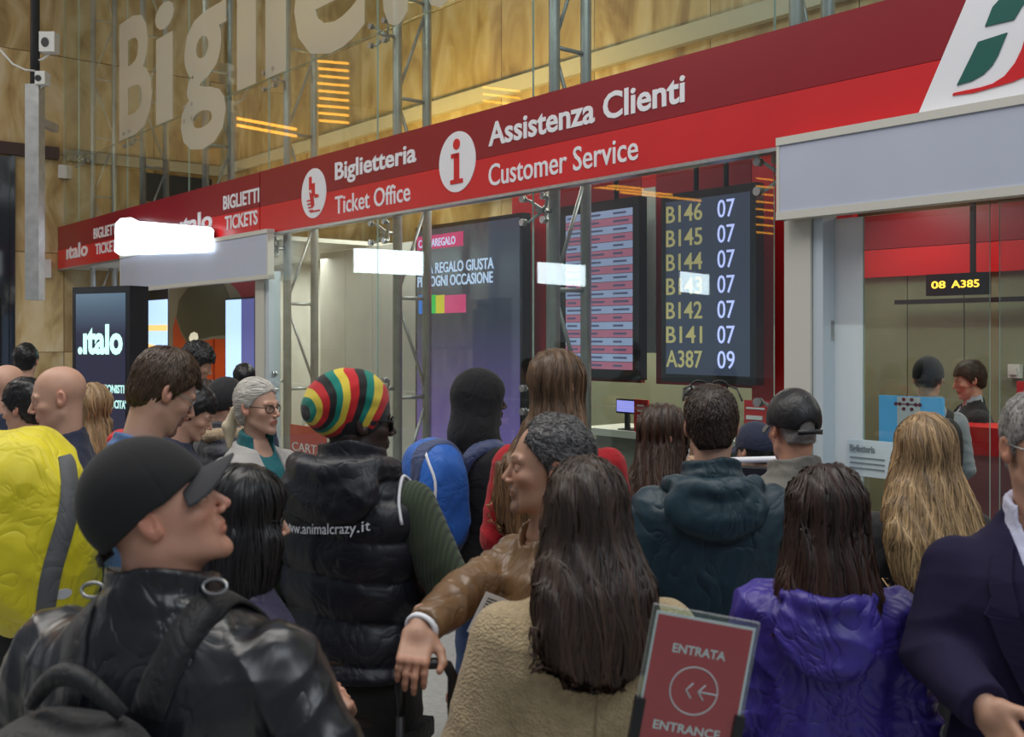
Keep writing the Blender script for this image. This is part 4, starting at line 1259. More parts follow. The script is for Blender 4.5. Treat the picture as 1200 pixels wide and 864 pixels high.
def hair_long(p, m, table, thick=.018, face=(.062, .080, .115), seed=0, n=1600, length=.26, rad=.0021, col=(1, 1, 1), tone=(.55, 1.5), wavy=.25, part_x=0.0, roots=None, tip=None, name='hair', extra=None, bumpy=.006, fcut=True, face_c=(0, .122, -.040), streak=1.0):
    """table rows (z, half width, half depth, centre y, centre x) in metres of the person"""
    nbh = p.th
    def f(P):
        H_ = p.th(P)
        d1 = ell(H_, (0, -.016, .034), (.078+thick, .100+thick, .092+thick*.9))*p.hs
        d = smin(d1, loft(P, table, n=2.2), .035)
        if extra: d = extra(P, d)
        if fcut: d = smax(d, -ell(H_, face_c, face), .012)
        d = d-bumpy*.6*np.sin(P[:, 0]*170+P[:, 1]*120+2.5*wob(P*np.array([1, 1, .25]), 9, seed))-bumpy*wob(P*np.array([1, 1, .3]), 26, seed)
        return d
    tb = np.array([list(r)+[0]*(5-len(r)) for r in table]); ax = tb[:, 4]
    lo = (min((ax-tb[:, 1]).min(), p.hc[0]-.12)-.03, min((tb[:, 3]-tb[:, 2]).min(), p.hc[1]-.14)-.03, tb[:, 0].min()-.02)
    hi = (max((ax+tb[:, 1]).max(), p.hc[0]+.12)+.03, max((tb[:, 3]+tb[:, 2]).max(), p.hc[1]+.14)+.03, p.H+.05)
    V, Fq = sdf_mesh(f, lo, hi, .0065)
    g = np.random.default_rng(seed)
    idx = g.choice(len(V), min(n, len(V)), replace=False); r = V[idx]
    hc = p.hc
    def dr(P):
        c = P-hc; up = np.clip((P[:, 2]-hc[2])/.10, 0, 1)[:, None]
        rad_ = c.copy(); rad_[:, 2] = 0; rad_[:, 0] -= part_x; rad_ /= np.linalg.norm(rad_, axis=1)[:, None]+.01
        v = np.array([0, 0, -1.0])+rad_*up*1.2
        v = v+wavy*np.stack([np.sin(P[:, 2]*38+P[:, 0]*30), np.sin(P[:, 2]*31), 0*P[:, 2]], 1)
        return v
    SV, SF, Cc = strands(f, r, dr, length, .018, rad, .003, .16, seed, tone, minz=tb[:, 0].min()-.015)
    # lock-wise tone on the volume and slow tone drift from root to tip
    lock = lambda Q: (1+.22*streak*np.sin(Q[:, 0]*90+Q[:, 1]*70+3*wob(Q*np.array([1, 1, .2]), 8, seed)))[:, None]
    def tipc(Q):
        if tip is None: return np.tile(np.array(col), (len(Q), 1))
        zt, zb, c2 = tip
        u = np.clip((zt-Q[:, 2])/(zt-zb), 0, 1)[:, None]
        return np.array(col)*(1-u)+np.array(c2)*u
    C = lock(V)*.8*tipc(V); C2 = Cc*lock(SV)*tipc(SV)
    me = mesh_from_np(name, np.concatenate([V, SV]), np.concatenate([Fq, SF+len(V)]), np.clip(np.concatenate([C, C2]), 0, 4), mats=[m])
    p.hair = link(name, me, p.o); p.hf = f; return p.hair

def hair_mat(name, c, rough=.42):
    return mat(name, c, rough, attr=True, spec=.45)
HB = hair_mat('dark_brown_hair', (.040, .024, .017)); HK = hair_mat('black_hair', (.012, .011, .012), .34)
HM = hair_mat('brown_hair', (.13, .075, .042)); HBL = hair_mat('blonde_hair', (.36, .23, .115)); HG = hair_mat('grey_hair', (.40, .38, .36)); HW = hair_mat('white_hair', (.66, .62, .56))

def baseball_cap(p, m, brim_m=None, opening=False, bdrop=0.0, brim_len=.075, tilt=0.0, strap=None, th=.016, up=.008):
    sh = lambda P: P@rotm(tilt, 0, 0)
    def f(P):
        Q = sh(P)
        o = ell(Q, (0, -.014, .036), (.0785+th, .101+th, .092+th+up)); i = ell(Q, (0, -.014, .036), (.0785+th-.006, .101+th-.006, .092+th+up-.006))
        d = smax(o, (.016+.25*np.clip(Q[:, 1]-.03, 0, .1)-.30*np.clip(-Q[:, 1], 0, .2))-Q[:, 2], .003)
        if opening: d = smax(d, -ell(Q, (0, -.13, -.012), (.040, .05, .030)), .004)
        seam = np.abs(np.sin(3*np.arctan2(Q[:, 0], Q[:, 1]+.014)))
        return d+.0012*np.exp(-(seam/.06)**2)-.0006*wob(Q, 30, 3)
    c = sdf_part(p, 'cap', f, (-.13, -.16, -.07), (.13, .15, .18), .0038 if p.res > 1 else .005, m, head=True)
    def g(P):
        Q = sh(P)
        x = Q[:, 0]; y = Q[:, 1]-.060; zc = .036-6.5*x*x-.06*y-bdrop*y
        out = np.sqrt((x/.084)**2+(np.clip(y, 0, 1)/brim_len)**2)-1
        d = np.maximum(np.abs(Q[:, 2]-zc)*.8-.0025, out*.07)
        return np.maximum(d, -(y))
    sdf_part(p, 'cap_brim', g, (-.12, .02, -.12), (.12, .22, .10), .0028, brim_m or m, head=True, parent=c)
    if opening or strap:
        mb = MB(); pts = []
        for i in range(13):
            a = -.55+1.1*i/12; pts.append(p.fh(np.array([[.096*math.sin(a), -.014-.119*math.cos(a), -.022]])@rotm(tilt, 0, 0).T)[0])
        ribbon(mb, pts, [p.hR[:, 2]]*13, .018, .003)
        st = mb.build('cap_strap', m, c)
        if strap:
            mb = MB(); q = p.fh(np.array([[-.086, -.085, -.031]])@rotm(tilt, 0, 0).T)[0]
            B = Matrix.Translation(q) @ Matrix(p.hR.tolist()).to_4x4() @ Matrix.Rotation(-.85, 4, 'Z')
            mb.box(-.006, .006, -.004, .001, -.011, .011, M=B).box(-.016, -.012, -.004, .001, -.011, .011, M=B); mb.build('buckle', M_STEEL, c)
    return c

def ribbon(mb, pts, across, width, thick, mi=0):
    """flat strap along pts; across = direction(s) of its width"""
    pts = [Vector(q) for q in pts]; vs = []; fs_ = []; k = len(pts)
    for i, q in enumerate(pts):
        t = (pts[min(i+1, k-1)]-pts[max(i-1, 0)]).normalized(); a = Vector(across[i]); a = (a-t*a.dot(t)).normalized(); n = t.cross(a)
        vs += [q+a*width/2+n*thick/2, q-a*width/2+n*thick/2, q-a*width/2-n*thick/2, q+a*width/2-n*thick/2]
    for i in range(k-1):
        for j in range(4): fs_.append((i*4+j, i*4+(j+1) % 4, i*4+4+(j+1) % 4, i*4+4+j))
    fs_ += [(3, 2, 1, 0), (4*k-4, 4*k-3, 4*k-2, 4*k-1)]
    mb.add(vs, fs_, mi, smooth=True)
    return mb

def on_surface(f, pts, out, n=5):
    """push points onto surface f and lift them by out along its normal"""
    P = np.asarray(pts, float)
    for _ in range(n): N_ = grad(f, P); P = P-N_*(f(P)-out)[:, None]
    return P, grad(f, P)

def strap(p, f, pts, width, m, name='strap', thick=.006, out=.004, parent=None, seg=5):
    P = []
    for a, b in zip(pts[:-1], pts[1:]):
        for i in range(seg): P.append(np.array(a)+(np.array(b)-np.array(a))*i/seg)
    P.append(np.array(pts[-1])); P = np.array(P)*p.s
    Q, N_ = on_surface(f, P, out)
    for _ in range(3): N_[1:-1] = (N_[:-2]+N_[1:-1]+N_[2:])/3; Q[1:-1] = (Q[:-2]+Q[1:-1]*2+Q[2:])/4
    T = np.gradient(Q, axis=0); A_ = np.cross(T, N_)
    mb = MB(); ribbon(mb, Q, list(A_), width, thick)
    return mb.build(name, m, parent or p.o)

def glasses(p, m, lens_m=None, sun=False, y=.098, r=.021):
    mb = MB(); fh = lambda q: p.fh(np.array([q]))[0]
    for s in (-1, 1):
        pts = [fh((s*.033+r*1.12*math.cos(a), y-.10*(abs(.033+s*r*math.cos(a)*s)-.03)**1*0-.012*(abs(s*.033+r*math.cos(a))/.05)**2, .000+r*.82*math.sin(a))) for a in [2*PI*i/18 for i in range(18)]]
        mb.tube(pts, .0022 if not sun else .004, 6, closed=True)
        mb.tube([fh((s*.055, y-.014, .006)), fh((s*.074, y-.03, .008)), fh((s*.080, .0, .010)), fh((s*.079, -.018, .0))], .0022 if not sun else .003, 5)
    mb.tube([fh((-.012, y, .004)), fh((0, y+.002, .008)), fh((.012, y, .004))], .002, 5)
    g = mb.build('glasses', m, p.o)
    for s in (-1, 1):
        mb = MB(); mb.add([fh((s*.033+r*1.12*math.cos(a), y-.001-.012*(abs(s*.033+r*math.cos(a))/.05)**2, r*.82*math.sin(a))) for a in [2*PI*i/18 for i in range(18)]], [tuple(range(18))])
        mb.build('lens', lens_m or M_GLASS, g)
    return g

# cloth materials
def cloth(name, c, rough=.85, bs=9, st=.35, di=.02, var=.12, sheen=.1, **k): return mat(name, c, rough, bump=('folds', bs, st, di), var=var, vscale=5, sheen=sheen, **k)
DARKTR = cloth('dark_trousers', (.028, .028, .032)); JEANS = cloth('blue_denim', (.045, .085, .20), .9, 12, .3); GREYTR = cloth('grey_trousers', (.10, .10, .11))
def vcut(zb, zt, wt, y0=.0, x0=0.0, wb=.0):
    def g(P, d):
        wv = np.interp(P[:, 2], [zb-.02, zb, zt], [-.05, wb, wt])
        return smax(d, -np.maximum(np.abs(P[:, 0]-x0)-wv, y0-P[:, 1]), .006)
    return g
def shirt(p, m, t=.006, hem=.9, h=.008, name='shirt', collar='band'):
    s = p.s; T2 = p.T.copy(); T2[-1, 1] = T2[-2, 1]*.86; T2[-1, 2] = T2[-2, 2]*.95
    def f(P):
        d = loft(P, T2, t=t); c0 = np.array([0, p.NB[1]+.012, 1.455*s])
        if collar:
            c = smax(smax(cap(P, c0+(0, -.01, -.06), c0+(0, 0, .12), .080*s), P[:, 2]-(1.535*s-.25*(P[:, 1]-c0[1])), .004), -cap(P, c0+(0, .012, -.1), c0+(0, .022, .2), .068*s), .004)
            c = smax(c, -np.maximum(np.abs(P[:, 0])-(P[:, 2]-1.40*s)*.35, .02-P[:, 1]), .003)
            d = smin(d, c, .012)
        d = smax(d, -cap(P, c0+(0, .012, 0), c0+(0, .035, .25), .066*s), .006)
        d = d-.002*folds(P, 20, 8)
        return smax(d, hem*s-P[:, 2], .01)
    return sdf_part(p, name, f, (-.3, -.25, hem*s-.02), (.3, .3+max(0, p.T[:, 3].max()), 1.6*s), h, m)

def backpack(p, m, c, half, r=.06, tilt=.0, name='backpack', parent=None, label=None, fold=.006, detail=None, h=.008, seed=5, puff=0.0, Mat=None):
    """a bag worn on the back: a top-level thing in the wearer's frame"""
    t = tag(empty('backpack', matrix=p.M), label, 'backpack')
    R = rotm(tilt, 0, 0); c = np.array(c)*p.s; half = np.array(half)
    def f(P):
        q = (P-c)@R
        d = rbox(P, c, half, r, R)
        d = smax(d, ell(P, c, half*(1.25, 1.3, 1.12), R), .03)
        if puff: d = smin(d, rbox(P, c+R@np.array([0, -half[1]*.9, -half[2]*.25]), (half[0]*.75, half[1]*.45, half[2]*.5), .03, R), .012)
        d = d-fold*folds(P, 18, seed)*.8-fold*.5*wob(P, 14, seed)
        if p.jf is not None: d = smax(d, -(p.jf(P)-.001), .006)
        return d
    e = np.abs(R)@half+.06
    V, Fq = sdf_mesh(f, c-e, c+e, h)
    link('bag', mesh_from_np('bag', V, Fq, mats=[m]), t)
    p.bag = t; p.bf = f
    return t

# --- 1 man in black cap and leather jacket, foreground left
LEA = mat('black_leather', (.012, .013, .017), .30, bump=('folds', 5.5, .55, .02), coat=.35, var=.2, vscale=6)
CAPB = mat('black_cotton', (.012, .012, .013), .9, bump=('noise', 220, .2, .001), sheen=.08)
CAPG = mat('charcoal_cap_brim', (.045, .045, .050), .85, bump=('noise', 220, .2, .001))
A_ = person('man in a black leather jacket and black baseball cap looking up, left foreground', 200, 1.86, 505, -16, ('ruddy', (.61, .32, .22)), head=(-20, -62, 0), w=1.36, arms={'R': dict(el=(.40, -.03, 1.12), wr=(.30, .20, 1.0), up=(1, 0, .3)), 'L': dict(el=(-.38, -.03, 1.12), wr=(-.28, .20, 1.0), up=(-1, 0, .3))}, drop=.02, neckr=.066, res=1.5, hat=.024,
            scalp=((.55, .42, .38), .6), beard=((.62, .50, .46), .45), nose=1.0)
jacket(A_, LEA, t=.032, hem=.74, fold=.010, fs_=13, collar='high', h=.008)
trousers(A_, DARKTR)
baseball_cap(A_, CAPB, CAPG, tilt=.15, opening=False, strap=True, brim_len=.105)
NYL = cloth('black_nylon', (.010, .010, .012), .6, 14, .3)
bp = backpack(A_, NYL, (-.01, -.265, 1.07), (.165, .11, .26), .07, .04, label='black backpack with curved carry handle on the leather jacket man', puff=1, fold=.008)
mb = MB(); pts = [(-.085+.17*i/12, -.25-.02*math.sin(PI*i/12), 1.29+.062*math.sin(PI*i/12)) for i in range(13)]
mb.tube(pts, [.012+.006*math.sin(PI*i/12) for i in range(13)], 8); mb.build('carry_handle', NYL, bp)
for sx in (-1, 1):
    strap(A_, A_.jf, [(sx*.075, -.22, 1.33), (sx*.10, -.12, 1.43), (sx*.115, -.03, 1.46), (sx*.125, .06, 1.42), (sx*.12, .13, 1.30), (sx*.14, .14, 1.12)], .058, NYL, 'shoulder_strap', .008, .005, bp)
    Q, N_ = on_surface(A_.jf, np.array([[sx*.112, -.05, 1.455]])*A_.s, .016); q = Q[0]
    mb = MB(); mb.tube([(q[0]+.024*math.cos(a), q[1]+.006*math.sin(a)-.0, q[2]+.012*math.sin(a)+.002) for a in [2*PI*i/14 for i in range(14)]], .0035, 6, closed=True); mb.build('strap_ring', M_STEEL, bp)
mb = MB()
for q in range(2):
    pts = [(.17*math.sin(a), -.292-.03*math.cos(a), 1.12-.05*q-.05*abs(math.sin(a))) for a in [-.8+1.6*i/10 for i in range(11)]]
    mb.tube(pts, .004, 5)
mb.build('zip', M_DARK, bp)['kind'] = 'stuff'

# --- 2 man with the yellow backpack
BLJ = cloth('mid_blue_cotton', (.085, .17, .38), .85, 10, .4); YEL = cloth('bright_yellow_nylon', (.78, .66, .02), .5, 8, .5)
B_ = person('bearded man in blue shirt with glasses looking down, carrying the yellow backpack', 166, 3.3, 411, -60, ('fair', (.61, .36, .26)), head=(30, 4, 0), w=1.0, arms='phone', neck_f=.04, res=1.2,
            beard=((.12, .08, .06), .9), H=1.83, nose=1.02)
jacket(B_, BLJ, t=.020, hem=.82, fold=.006, collar='band')
trousers(B_, GREYTR, t=.03)
hair_short(B_, HM, thick=.010, top_t=.010, n=2600, length=.05, seed=2, col=(.5, .5, .5), nape=-.092, sb=-.02, front=.068)
glasses(B_, M_STEEL)
bp = backpack(B_, YEL, (0, -.33, 1.25), (.20, .18, .30), .08, .20, label='big bright yellow backpack with grey strap and white oval marks', fold=.016, h=.009)
GRS = cloth('grey_webbing', (.13, .135, .14), .8)
strap(B_, B_.jf, [(-.10, -.15, 1.30), (-.11, -.10, 1.41), (-.115, -.01, 1.45), (-.12, .07, 1.38), (-.13, .12, 1.22)], .07, YEL, 'shoulder_strap', .014, .008, bp)
strap(B_, B_.jf, [(.10, -.15, 1.30), (.11, -.10, 1.41), (.115, -.01, 1.45), (.12, .07, 1.38), (.13, .12, 1.22)], .07, YEL, 'shoulder_strap', .014, .008, bp)
strap(B_, B_.bf, [(.16, -.20, 1.52), (.185, -.22, 1.44), (.20, -.24, 1.30), (.20, -.28, 1.16), (.17, -.30, 1.05)], .055, GRS, 'side_strap', .006, .004, bp)
OV = mat('white_print', (.75, .75, .76), .5)
for x, z in ((-.27, 1.12), (-.27, 1.06), (-.225, 1.09)):
    Q, N_ = on_surface(B_.bf, np.array([[.19, x-.02, z]])*B_.s, .002)
    n_ = Vector(N_[0]); M2 = Matrix.Translation(Q[0]) @ n_.to_track_quat('-Y', 'Z').to_matrix().to_4x4()
    mb = MB(); mb.disc((0, 0, 0), .017, .004, 18, M=M2, sx=1.5); mb.build('oval_mark', OV, bp)

# --- 3 bald man with clerical collar
NAVY = cloth('navy_wool', (.018, .024, .055), .85, 9, .3)
C_ = person('bald man in navy jacket with a white clerical collar looking down left', 70, 4.1, 430, 105, ('fair', (.61, .36, .26)), head=(14, 8, 0), w=1.08, arms='front', scalp=((.9, .8, .75), .25))
jacket(C_, NAVY, t=.022, hem=.78, collar='band', h=.011); trousers(C_, DARKTR, h=.016)
Q = C_.NB+np.array([0, .085, .035])
mb = MB(); mb.box(-.016, .016, -.006, .006, -.022, .022, M=Matrix.Translation(Q) @ Matrix.Rotation(-.3, 4, 'X')); mb.build('collar_tab', M_WHITE, C_.o)
# --- people far left
CRM = cloth('cream_quilted_nylon', (.55, .47, .33), .7, 8, .3)
D_ = person('bald man in dark navy coat at the left edge, seen from behind', 8, 5.3, 428, 20, ('fair', (.61, .36, .26)), head=(6, -40, 0), w=1.05, res=.5, arms='down')
jacket(D_, NAVY, t=.03, hem=.6, h=.014, arms=None) if False else jacket(D_, NAVY, t=.03, hem=.6, h=.014); trousers(D_, DARKTR, h=.018)
E_ = person('person in a cream quilted jacket with black hair and reddish shoulder strap, far left', 30, 4.7, 448, 60, ('fair', (.61, .36, .26)), head=(10, 20, 0), fem=1, res=.5, arms='front')
jacket(E_, CRM, t=.038, hem=.72, h=.013, quilt=.012, qn=.10); trousers(E_, DARKTR, h=.018)
hair_short(E_, HK, thick=.014, n=500, seed=3, nape=-.11)
strap(E_, E_.jf, [(.10, -.10, 1.45), (.02, -.16, 1.30), (-.10, -.15, 1.12), (-.2, -.08, 1.0)], .035, mat('rust_strap', (.25, .08, .06), .7), 'bag_strap')
F_ = person('far man with short dark hair and grey top before the marble wall', 31, 8.2, 405, 10, ('fair', (.61, .36, .26)), head=(5, 0, 0), res=.5, w=1.05)
jacket(F_, cloth('mid_grey_jersey', (.24, .26, .28)), t=.02, hem=.8, h=.016); trousers(F_, DARKTR, h=.02); hair_short(F_, HK, n=300, seed=4)
F2 = person('person with pale blond hair half hidden beside the italo totem', 112, 5.2, 452, 10, ('fair', (.61, .36, .26)), res=.5, fem=1)
jacket(F2, cloth('taupe_coat', (.26, .22, .18)), t=.02, hem=.7, h=.016); trousers(F2, DARKTR, h=.02)
hair_long(F2, HBL, [(1.30*F2.s, .06, .04, -.12), (1.42*F2.s, .10, .06, -.09), (1.52*F2.s, .09, .09, -.04), (1.6*F2.s, .08, .09, -.02)], n=300, seed=44)
RB = tag(empty('red_bag', loc=(wp(0, 640, 3.9).x-.16, 3.9, 0)), 'bright red bag cut by the left edge below the yellow backpack', 'bag')
V, Fq = sdf_mesh(lambda P: rbox(P, (0, 0, 1.04), (.17, .09, .17), .05)-.008*folds(P, 12, 3), (-.25, -.2, .8), (.25, .2, 1.3), .012)
link('bag', mesh_from_np('bag', V, Fq, mats=[cloth('bright_red_nylon', (.62, .02, .025), .6)]), RB)
mb = MB(); mb.tube([(-.1, 0, 1.2), (-.12, .02, 1.4), (.0, .04, 1.5), (.12, .02, 1.4), (.1, 0, 1.2)], .008, 6); mb.build('handle', M_BLACK, RB)

# --- people in the left shop doorway
BLK = cloth('black_cloth', (.014, .014, .017), .8)
G_ = person('young man with curly black hair in a black leather jacket before the train poster', 228, 7.3, 406, -50, ('tan', (.45, .26, .18)), head=(24, -20, 0), res=.5, arms='phone')
jacket(G_, BLK, t=.025, hem=.85, h=.013); trousers(G_, DARKTR, h=.018)
hair_short(G_, HK, thick=.022, top_t=.018, n=900, length=.03, rad=.003, seed=5, curly=.006)
strap(G_, G_.jf, [(.10, -.14, 1.2), (.11, -.10, 1.41), (.11, -.0, 1.45), (.12, .08, 1.38)], .05, mat('pale_strap', (.18, .2, .22), .7), 'bag_strap')
H_ = person('woman with straight dark hair behind the white haired woman', 245, 6.4, 447, -20, ('fair', (.61, .36, .26)), fem=1, res=.5)
jacket(H_, BLK, t=.025, hem=.7, h=.014); trousers(H_, DARKTR, h=.018)
hair_long(H_, HB, [(1.28*H_.s, .07, .04, -.12), (1.42*H_.s, .10, .06, -.09), (1.52*H_.s, .095, .09, -.04), (1.6*H_.s, .08, .09, -.02)], n=300, seed=45)
I_ = person('person in a black beanie and dark quilted coat with pale fur collar', 266, 5.6, 449, -40, ('fair', (.61, .36, .26)), head=(8, -10, 0), res=.5, arms='front')
jacket(I_, cloth('charcoal_nylon', (.035, .038, .048), .5), t=.042, hem=.65, h=.012, quilt=.012, qn=.08, collar='high'); trousers(I_, DARKTR, h=.018)
def beanie(p, m, th=.018, up=.012, low=-.02):
    return sdf_part(p, 'beanie', lambda P: smax(ell(P, (0, -.014, .036), (.0785+th, .101+th, .092+th+up)), (low+.35*np.clip(P[:, 1], -.2, .2))*1-P[:, 2], .01)-.0015*np.sin(P[:, 0]*500)*0, (-.14, -.16, -.1), (.14, .15, .2), .005, m, head=True)
beanie(I_, BLK)
sdf_part(I_, 'fur_collar', lambda P: np.sqrt((np.linalg.norm(np.stack([P[:, 0], P[:, 1]-I_.NB[1]], 1), axis=1)-.095)**2+(P[:, 2]-1.475*I_.s)**2)-.040-.004*wob(P, 80, 3), (-.2, -.25, 1.3), (.2, .2, 1.6), .009, cloth('beige_fur', (.50, .38, .25), 1, 60, .8, .01))
J_ = person('person in a dark navy hooded jacket with a red shoulder bag, bent over', 208, 5.0, 455, -75, ('fair', (.61, .36, .26)), head=(30, -10, 0), neck_f=.05, res=.5, arms='front')
jacket(J_, NAVY, t=.03, hem=.8, h=.013); trousers(J_, DARKTR, h=.018); hair_short(J_, HK, thick=.014, n=500, seed=6)
rb = tag(empty('shoulder_bag', matrix=J_.M), 'red patterned shoulder bag carried by the person in dark navy', 'bag')
V, Fq = sdf_mesh(lambda P: rbox(P, (.02, -.24, 1.30), (.13, .07, .13), .04)-.006*folds(P, 14, 3), (-.2, -.4, 1.1), (.25, -.1, 1.5), .009)
link('bag', mesh_from_np('bag', V, Fq, mats=[cloth('bright_red_nylon', (.62, .02, .025), .6)]), rb)
mb = MB()
for q in range(5): mb.disc((.155, -.29+q*.025, 1.24+.02*(q % 2)), .008, .004, 8, ax='x')
mb.build('stud', mat('cream_print', (.8, .7, .6), .5), rb)['kind'] = 'stuff'
strap(J_, J_.jf, [(.08, -.16, 1.36), (.10, -.05, 1.45), (.12, .05, 1.40)], .03, mat('red_strap', (.5, .02, .03), .6), 'shoulder_strap', parent=rb)
K_ = person('dark silhouetted person before the bright blue display in the shop', 287, 8.3, 428, 0, ('tan', (.45, .26, .18)), res=.5)
jacket(K_, cloth('dark_indigo_cloth', (.02, .025, .06)), t=.03, hem=.8, h=.016); trousers(K_, DARKTR, h=.02); hair_short(K_, HK, n=300, seed=7)

# --- white haired woman with glasses
TEAL = cloth('teal_jersey', (.008, .135, .155), .8, 9, .3); CARD = cloth('pale_grey_knit', (.42, .41, .39), .95, 30, .4, .006)
L_ = person('white haired woman with dark framed glasses, teal top and grey cardigan', 303, 4.5, 447, -122, ('fair', (.61, .36, .26)), head=(2, 10, 0), fem=1, w=1.05, arms='front', res=1.2, lips=(.85, .5, .48), brow=(.7, .6, .55))
shirt(L_, TEAL, t=.010, h=.008)
jacket(L_, CARD, 'cardigan', t=.026, hem=.72, collar=None, extra=vcut(.5*L_.s, 1.5*L_.s, .055, .02, 0, .05))
trousers(L_, GREYTR, h=.014)
hair_short(L_, HW, thick=.008, top_t=.008, n=2200, length=.07, seed=8, nape=-.08, front=.076, sb=.0, rad=.0012, comb=(0, -2.2, .3), bald=((0, .112, .055), (.06, .05, .042)))
glasses(L_, mat('tortoise_frame', (.05, .02, .012), .3))
V, Fq = sdf_mesh(lambda P: smin(cap(P, (0, -.125, -.02), (0, -.155, -.10), .022, .030), cap(P, (0, -.155, -.10), (0, -.15, -.19), .030, .012), .02)-.004*wob(P*np.array([1, 1, .3]), 90, 2), (-.07, -.23, -.24), (.07, -.06, .03), .004)
link('ponytail', mesh_from_np('ponytail', L_.fh(V), Fq, np.ones((len(V), 3))*(1.05, .95, .75), mats=[HW]), L_.o)

# --- dark haired woman behind the cap man
M_ = person('woman with straight black hair and glasses in profile beside the cap man', 288, 2.5, 552, -68, ('fair', (.61, .36, .26)), head=(10, -2, 0), fem=1, arms='front', res=1.2)
jacket(M_, cloth('dark_violet_nylon', (.030, .026, .075), .5, 10, .4), t=.026, hem=.72, collar='band'); trousers(M_, DARKTR, h=.014)
s = M_.s
hair_long(M_, HK, [(1.20*s, .07, .05, -.10), (1.30*s, .11, .07, -.09), (1.42*s, .108, .092, -.050), (1.50*s, .104, .108, -.025), (1.58*s, .098, .112, -.012), (1.62*s, .09, .105, -.01)], thick=.016, face=(.064, .066, .13), n=1500, seed=9, wavy=.05, bumpy=.003, length=.3, streak=.6)
glasses(M_, M_BLACK)

# --- man in the striped beanie and black vest
KN = (.05, .032, .026)
VEST = mat('black_puffer_nylon', (.014, .015, .022), .42, bump=('folds', 9, .3, .02), var=.15)
OLV = mat('olive_rib_knit', (.040, .060, .030), .9, bump=('rib', 26, .7, .006, 'X'), var=.1, sheen=.2)
N_p = person('man in a red, yellow, green and black striped beanie and black quilted vest', 416, 3.0, 458, -18, ('deep', KN), head=(4, -46, 0), w=1.05, H=1.755, drop=-.03, res=1.2,
             arms={'R': dict(el=(.315, -.02, 1.12), wr=(.20, .17, 1.02), up=(1, 0, .2)), 'L': dict(el=(-.27, -.02, 1.10), wr=(-.16, .18, 1.05), up=(-1, 0, .2))})
hd_ = blob_hood(.150, .105, .055, .034, 1.485)(N_p.s)
jacket(N_p, VEST, 'vest', t=.034, hem=.90, collar='high', quilt=.014, qn=.115, sleeves=True, sleeve_mat=OLV, sleeve_t=.022, hood=hd_, fold=.003, zrest=.86*N_p.s)
shirt(N_p, BLK, t=.01, h=.012)
CARGO = cloth('dark_grey_cargo_cotton', (.032, .032, .030), .9, 12, .4)
tr_ = trousers(N_p, CARGO, t=.034, fold=.007, top=1.02)
for sx in (-1, 1):
    k = N_p.legs[(sx+1)//2]; c_ = (k[0]+k[1])/2+np.array([sx*.085, .0, -.06])
    V, Fq = sdf_mesh(lambda P: np.minimum(rbox(P, c_, (.022, .085, .095), .012), rbox(P, c_+(sx*.008, 0, .075), (.022, .09, .028), .006)), c_-.13, c_+.13, .007)
    link('cargo_pocket', mesh_from_np('cargo_pocket', V, Fq, mats=[CARGO]), tr_)
mb = MB(); mb.tube([(.185*N_p.s*math.cos(a), -.012+.14*math.sin(a), .955*N_p.s) for a in [2*PI*i/30 for i in range(30)]], .018, 6, closed=True)
mb.build('belt', mat('brown_belt', (.05, .03, .02), .5), tr_)
sdf_part(N_p, 'neck_scarf', lambda P: ell(P, (.0, N_p.NB[1]+.02, 1.50*N_p.s), (.082, .088, .045)), (-.12, -.14, 1.4), (.12, .14, 1.6), .006, cloth('cream_scarf', (.62, .56, .38)))
mb = MB(); ap = N_p.A['R']['sh']
# white piping round the arm hole
pts = []
for i in range(22):
    a = -1.9+3.8*i/21; pts.append((.205*N_p.s, -.012-.115*math.sin(a)*1.0, 1.385*N_p.s-.02+.10*math.cos(a)))
Q, _n = on_surface(N_p.jf, pts, .003)
for _ in range(6): Q[1:-1] = (Q[:-2]+Q[1:-1]*2+Q[2:])/4
if 1: mb.tube([tuple(q) for q in Q], .005, 6); mb.build('piping', M_WHITE, N_p.jacket)
# vest lettering laid on the cloth
TV, TF = text_np('www.animalcrazy.it', .006, 1.0, 0)
wd = TV[:, 0].max(); X = (TV[:, 0]/wd-.5)*.265-.005; Zt = 1.315*N_p.s+TV[:, 1]*.265/wd*1.25+X*.06
Pn = np.stack([X, np.full(len(X), -.30), Zt], 1)
for _ in range(14): Pn[:, 1] += (N_p.jf(Pn)-.001)*.8
gx = np.linspace(X.min(), X.max(), 60); gz = np.linspace(Zt.min(), Zt.max(), 9)
GG = np.stack([np.repeat(gx, 9), np.full(540, -.32), np.tile(gz, 60)], 1)
for _ in range(18): GG[:, 1] += (N_p.jf(GG)-.001)*.8
ym = GG[:, 1].reshape(60, 9).min(axis=1); ym = np.array([ym[max(0, i-2):i+3].min() for i in range(60)]); ym = np.convolve(np.pad(ym, 2, 'edge'), np.ones(5)/5, 'valid')
Pn[:, 1] = np.interp(X, gx, ym)-.004
link('vest_lettering', mesh_from_np('vest_lettering', Pn, TF, smooth=False, mats=[M_WHITE]), N_p.jacket)
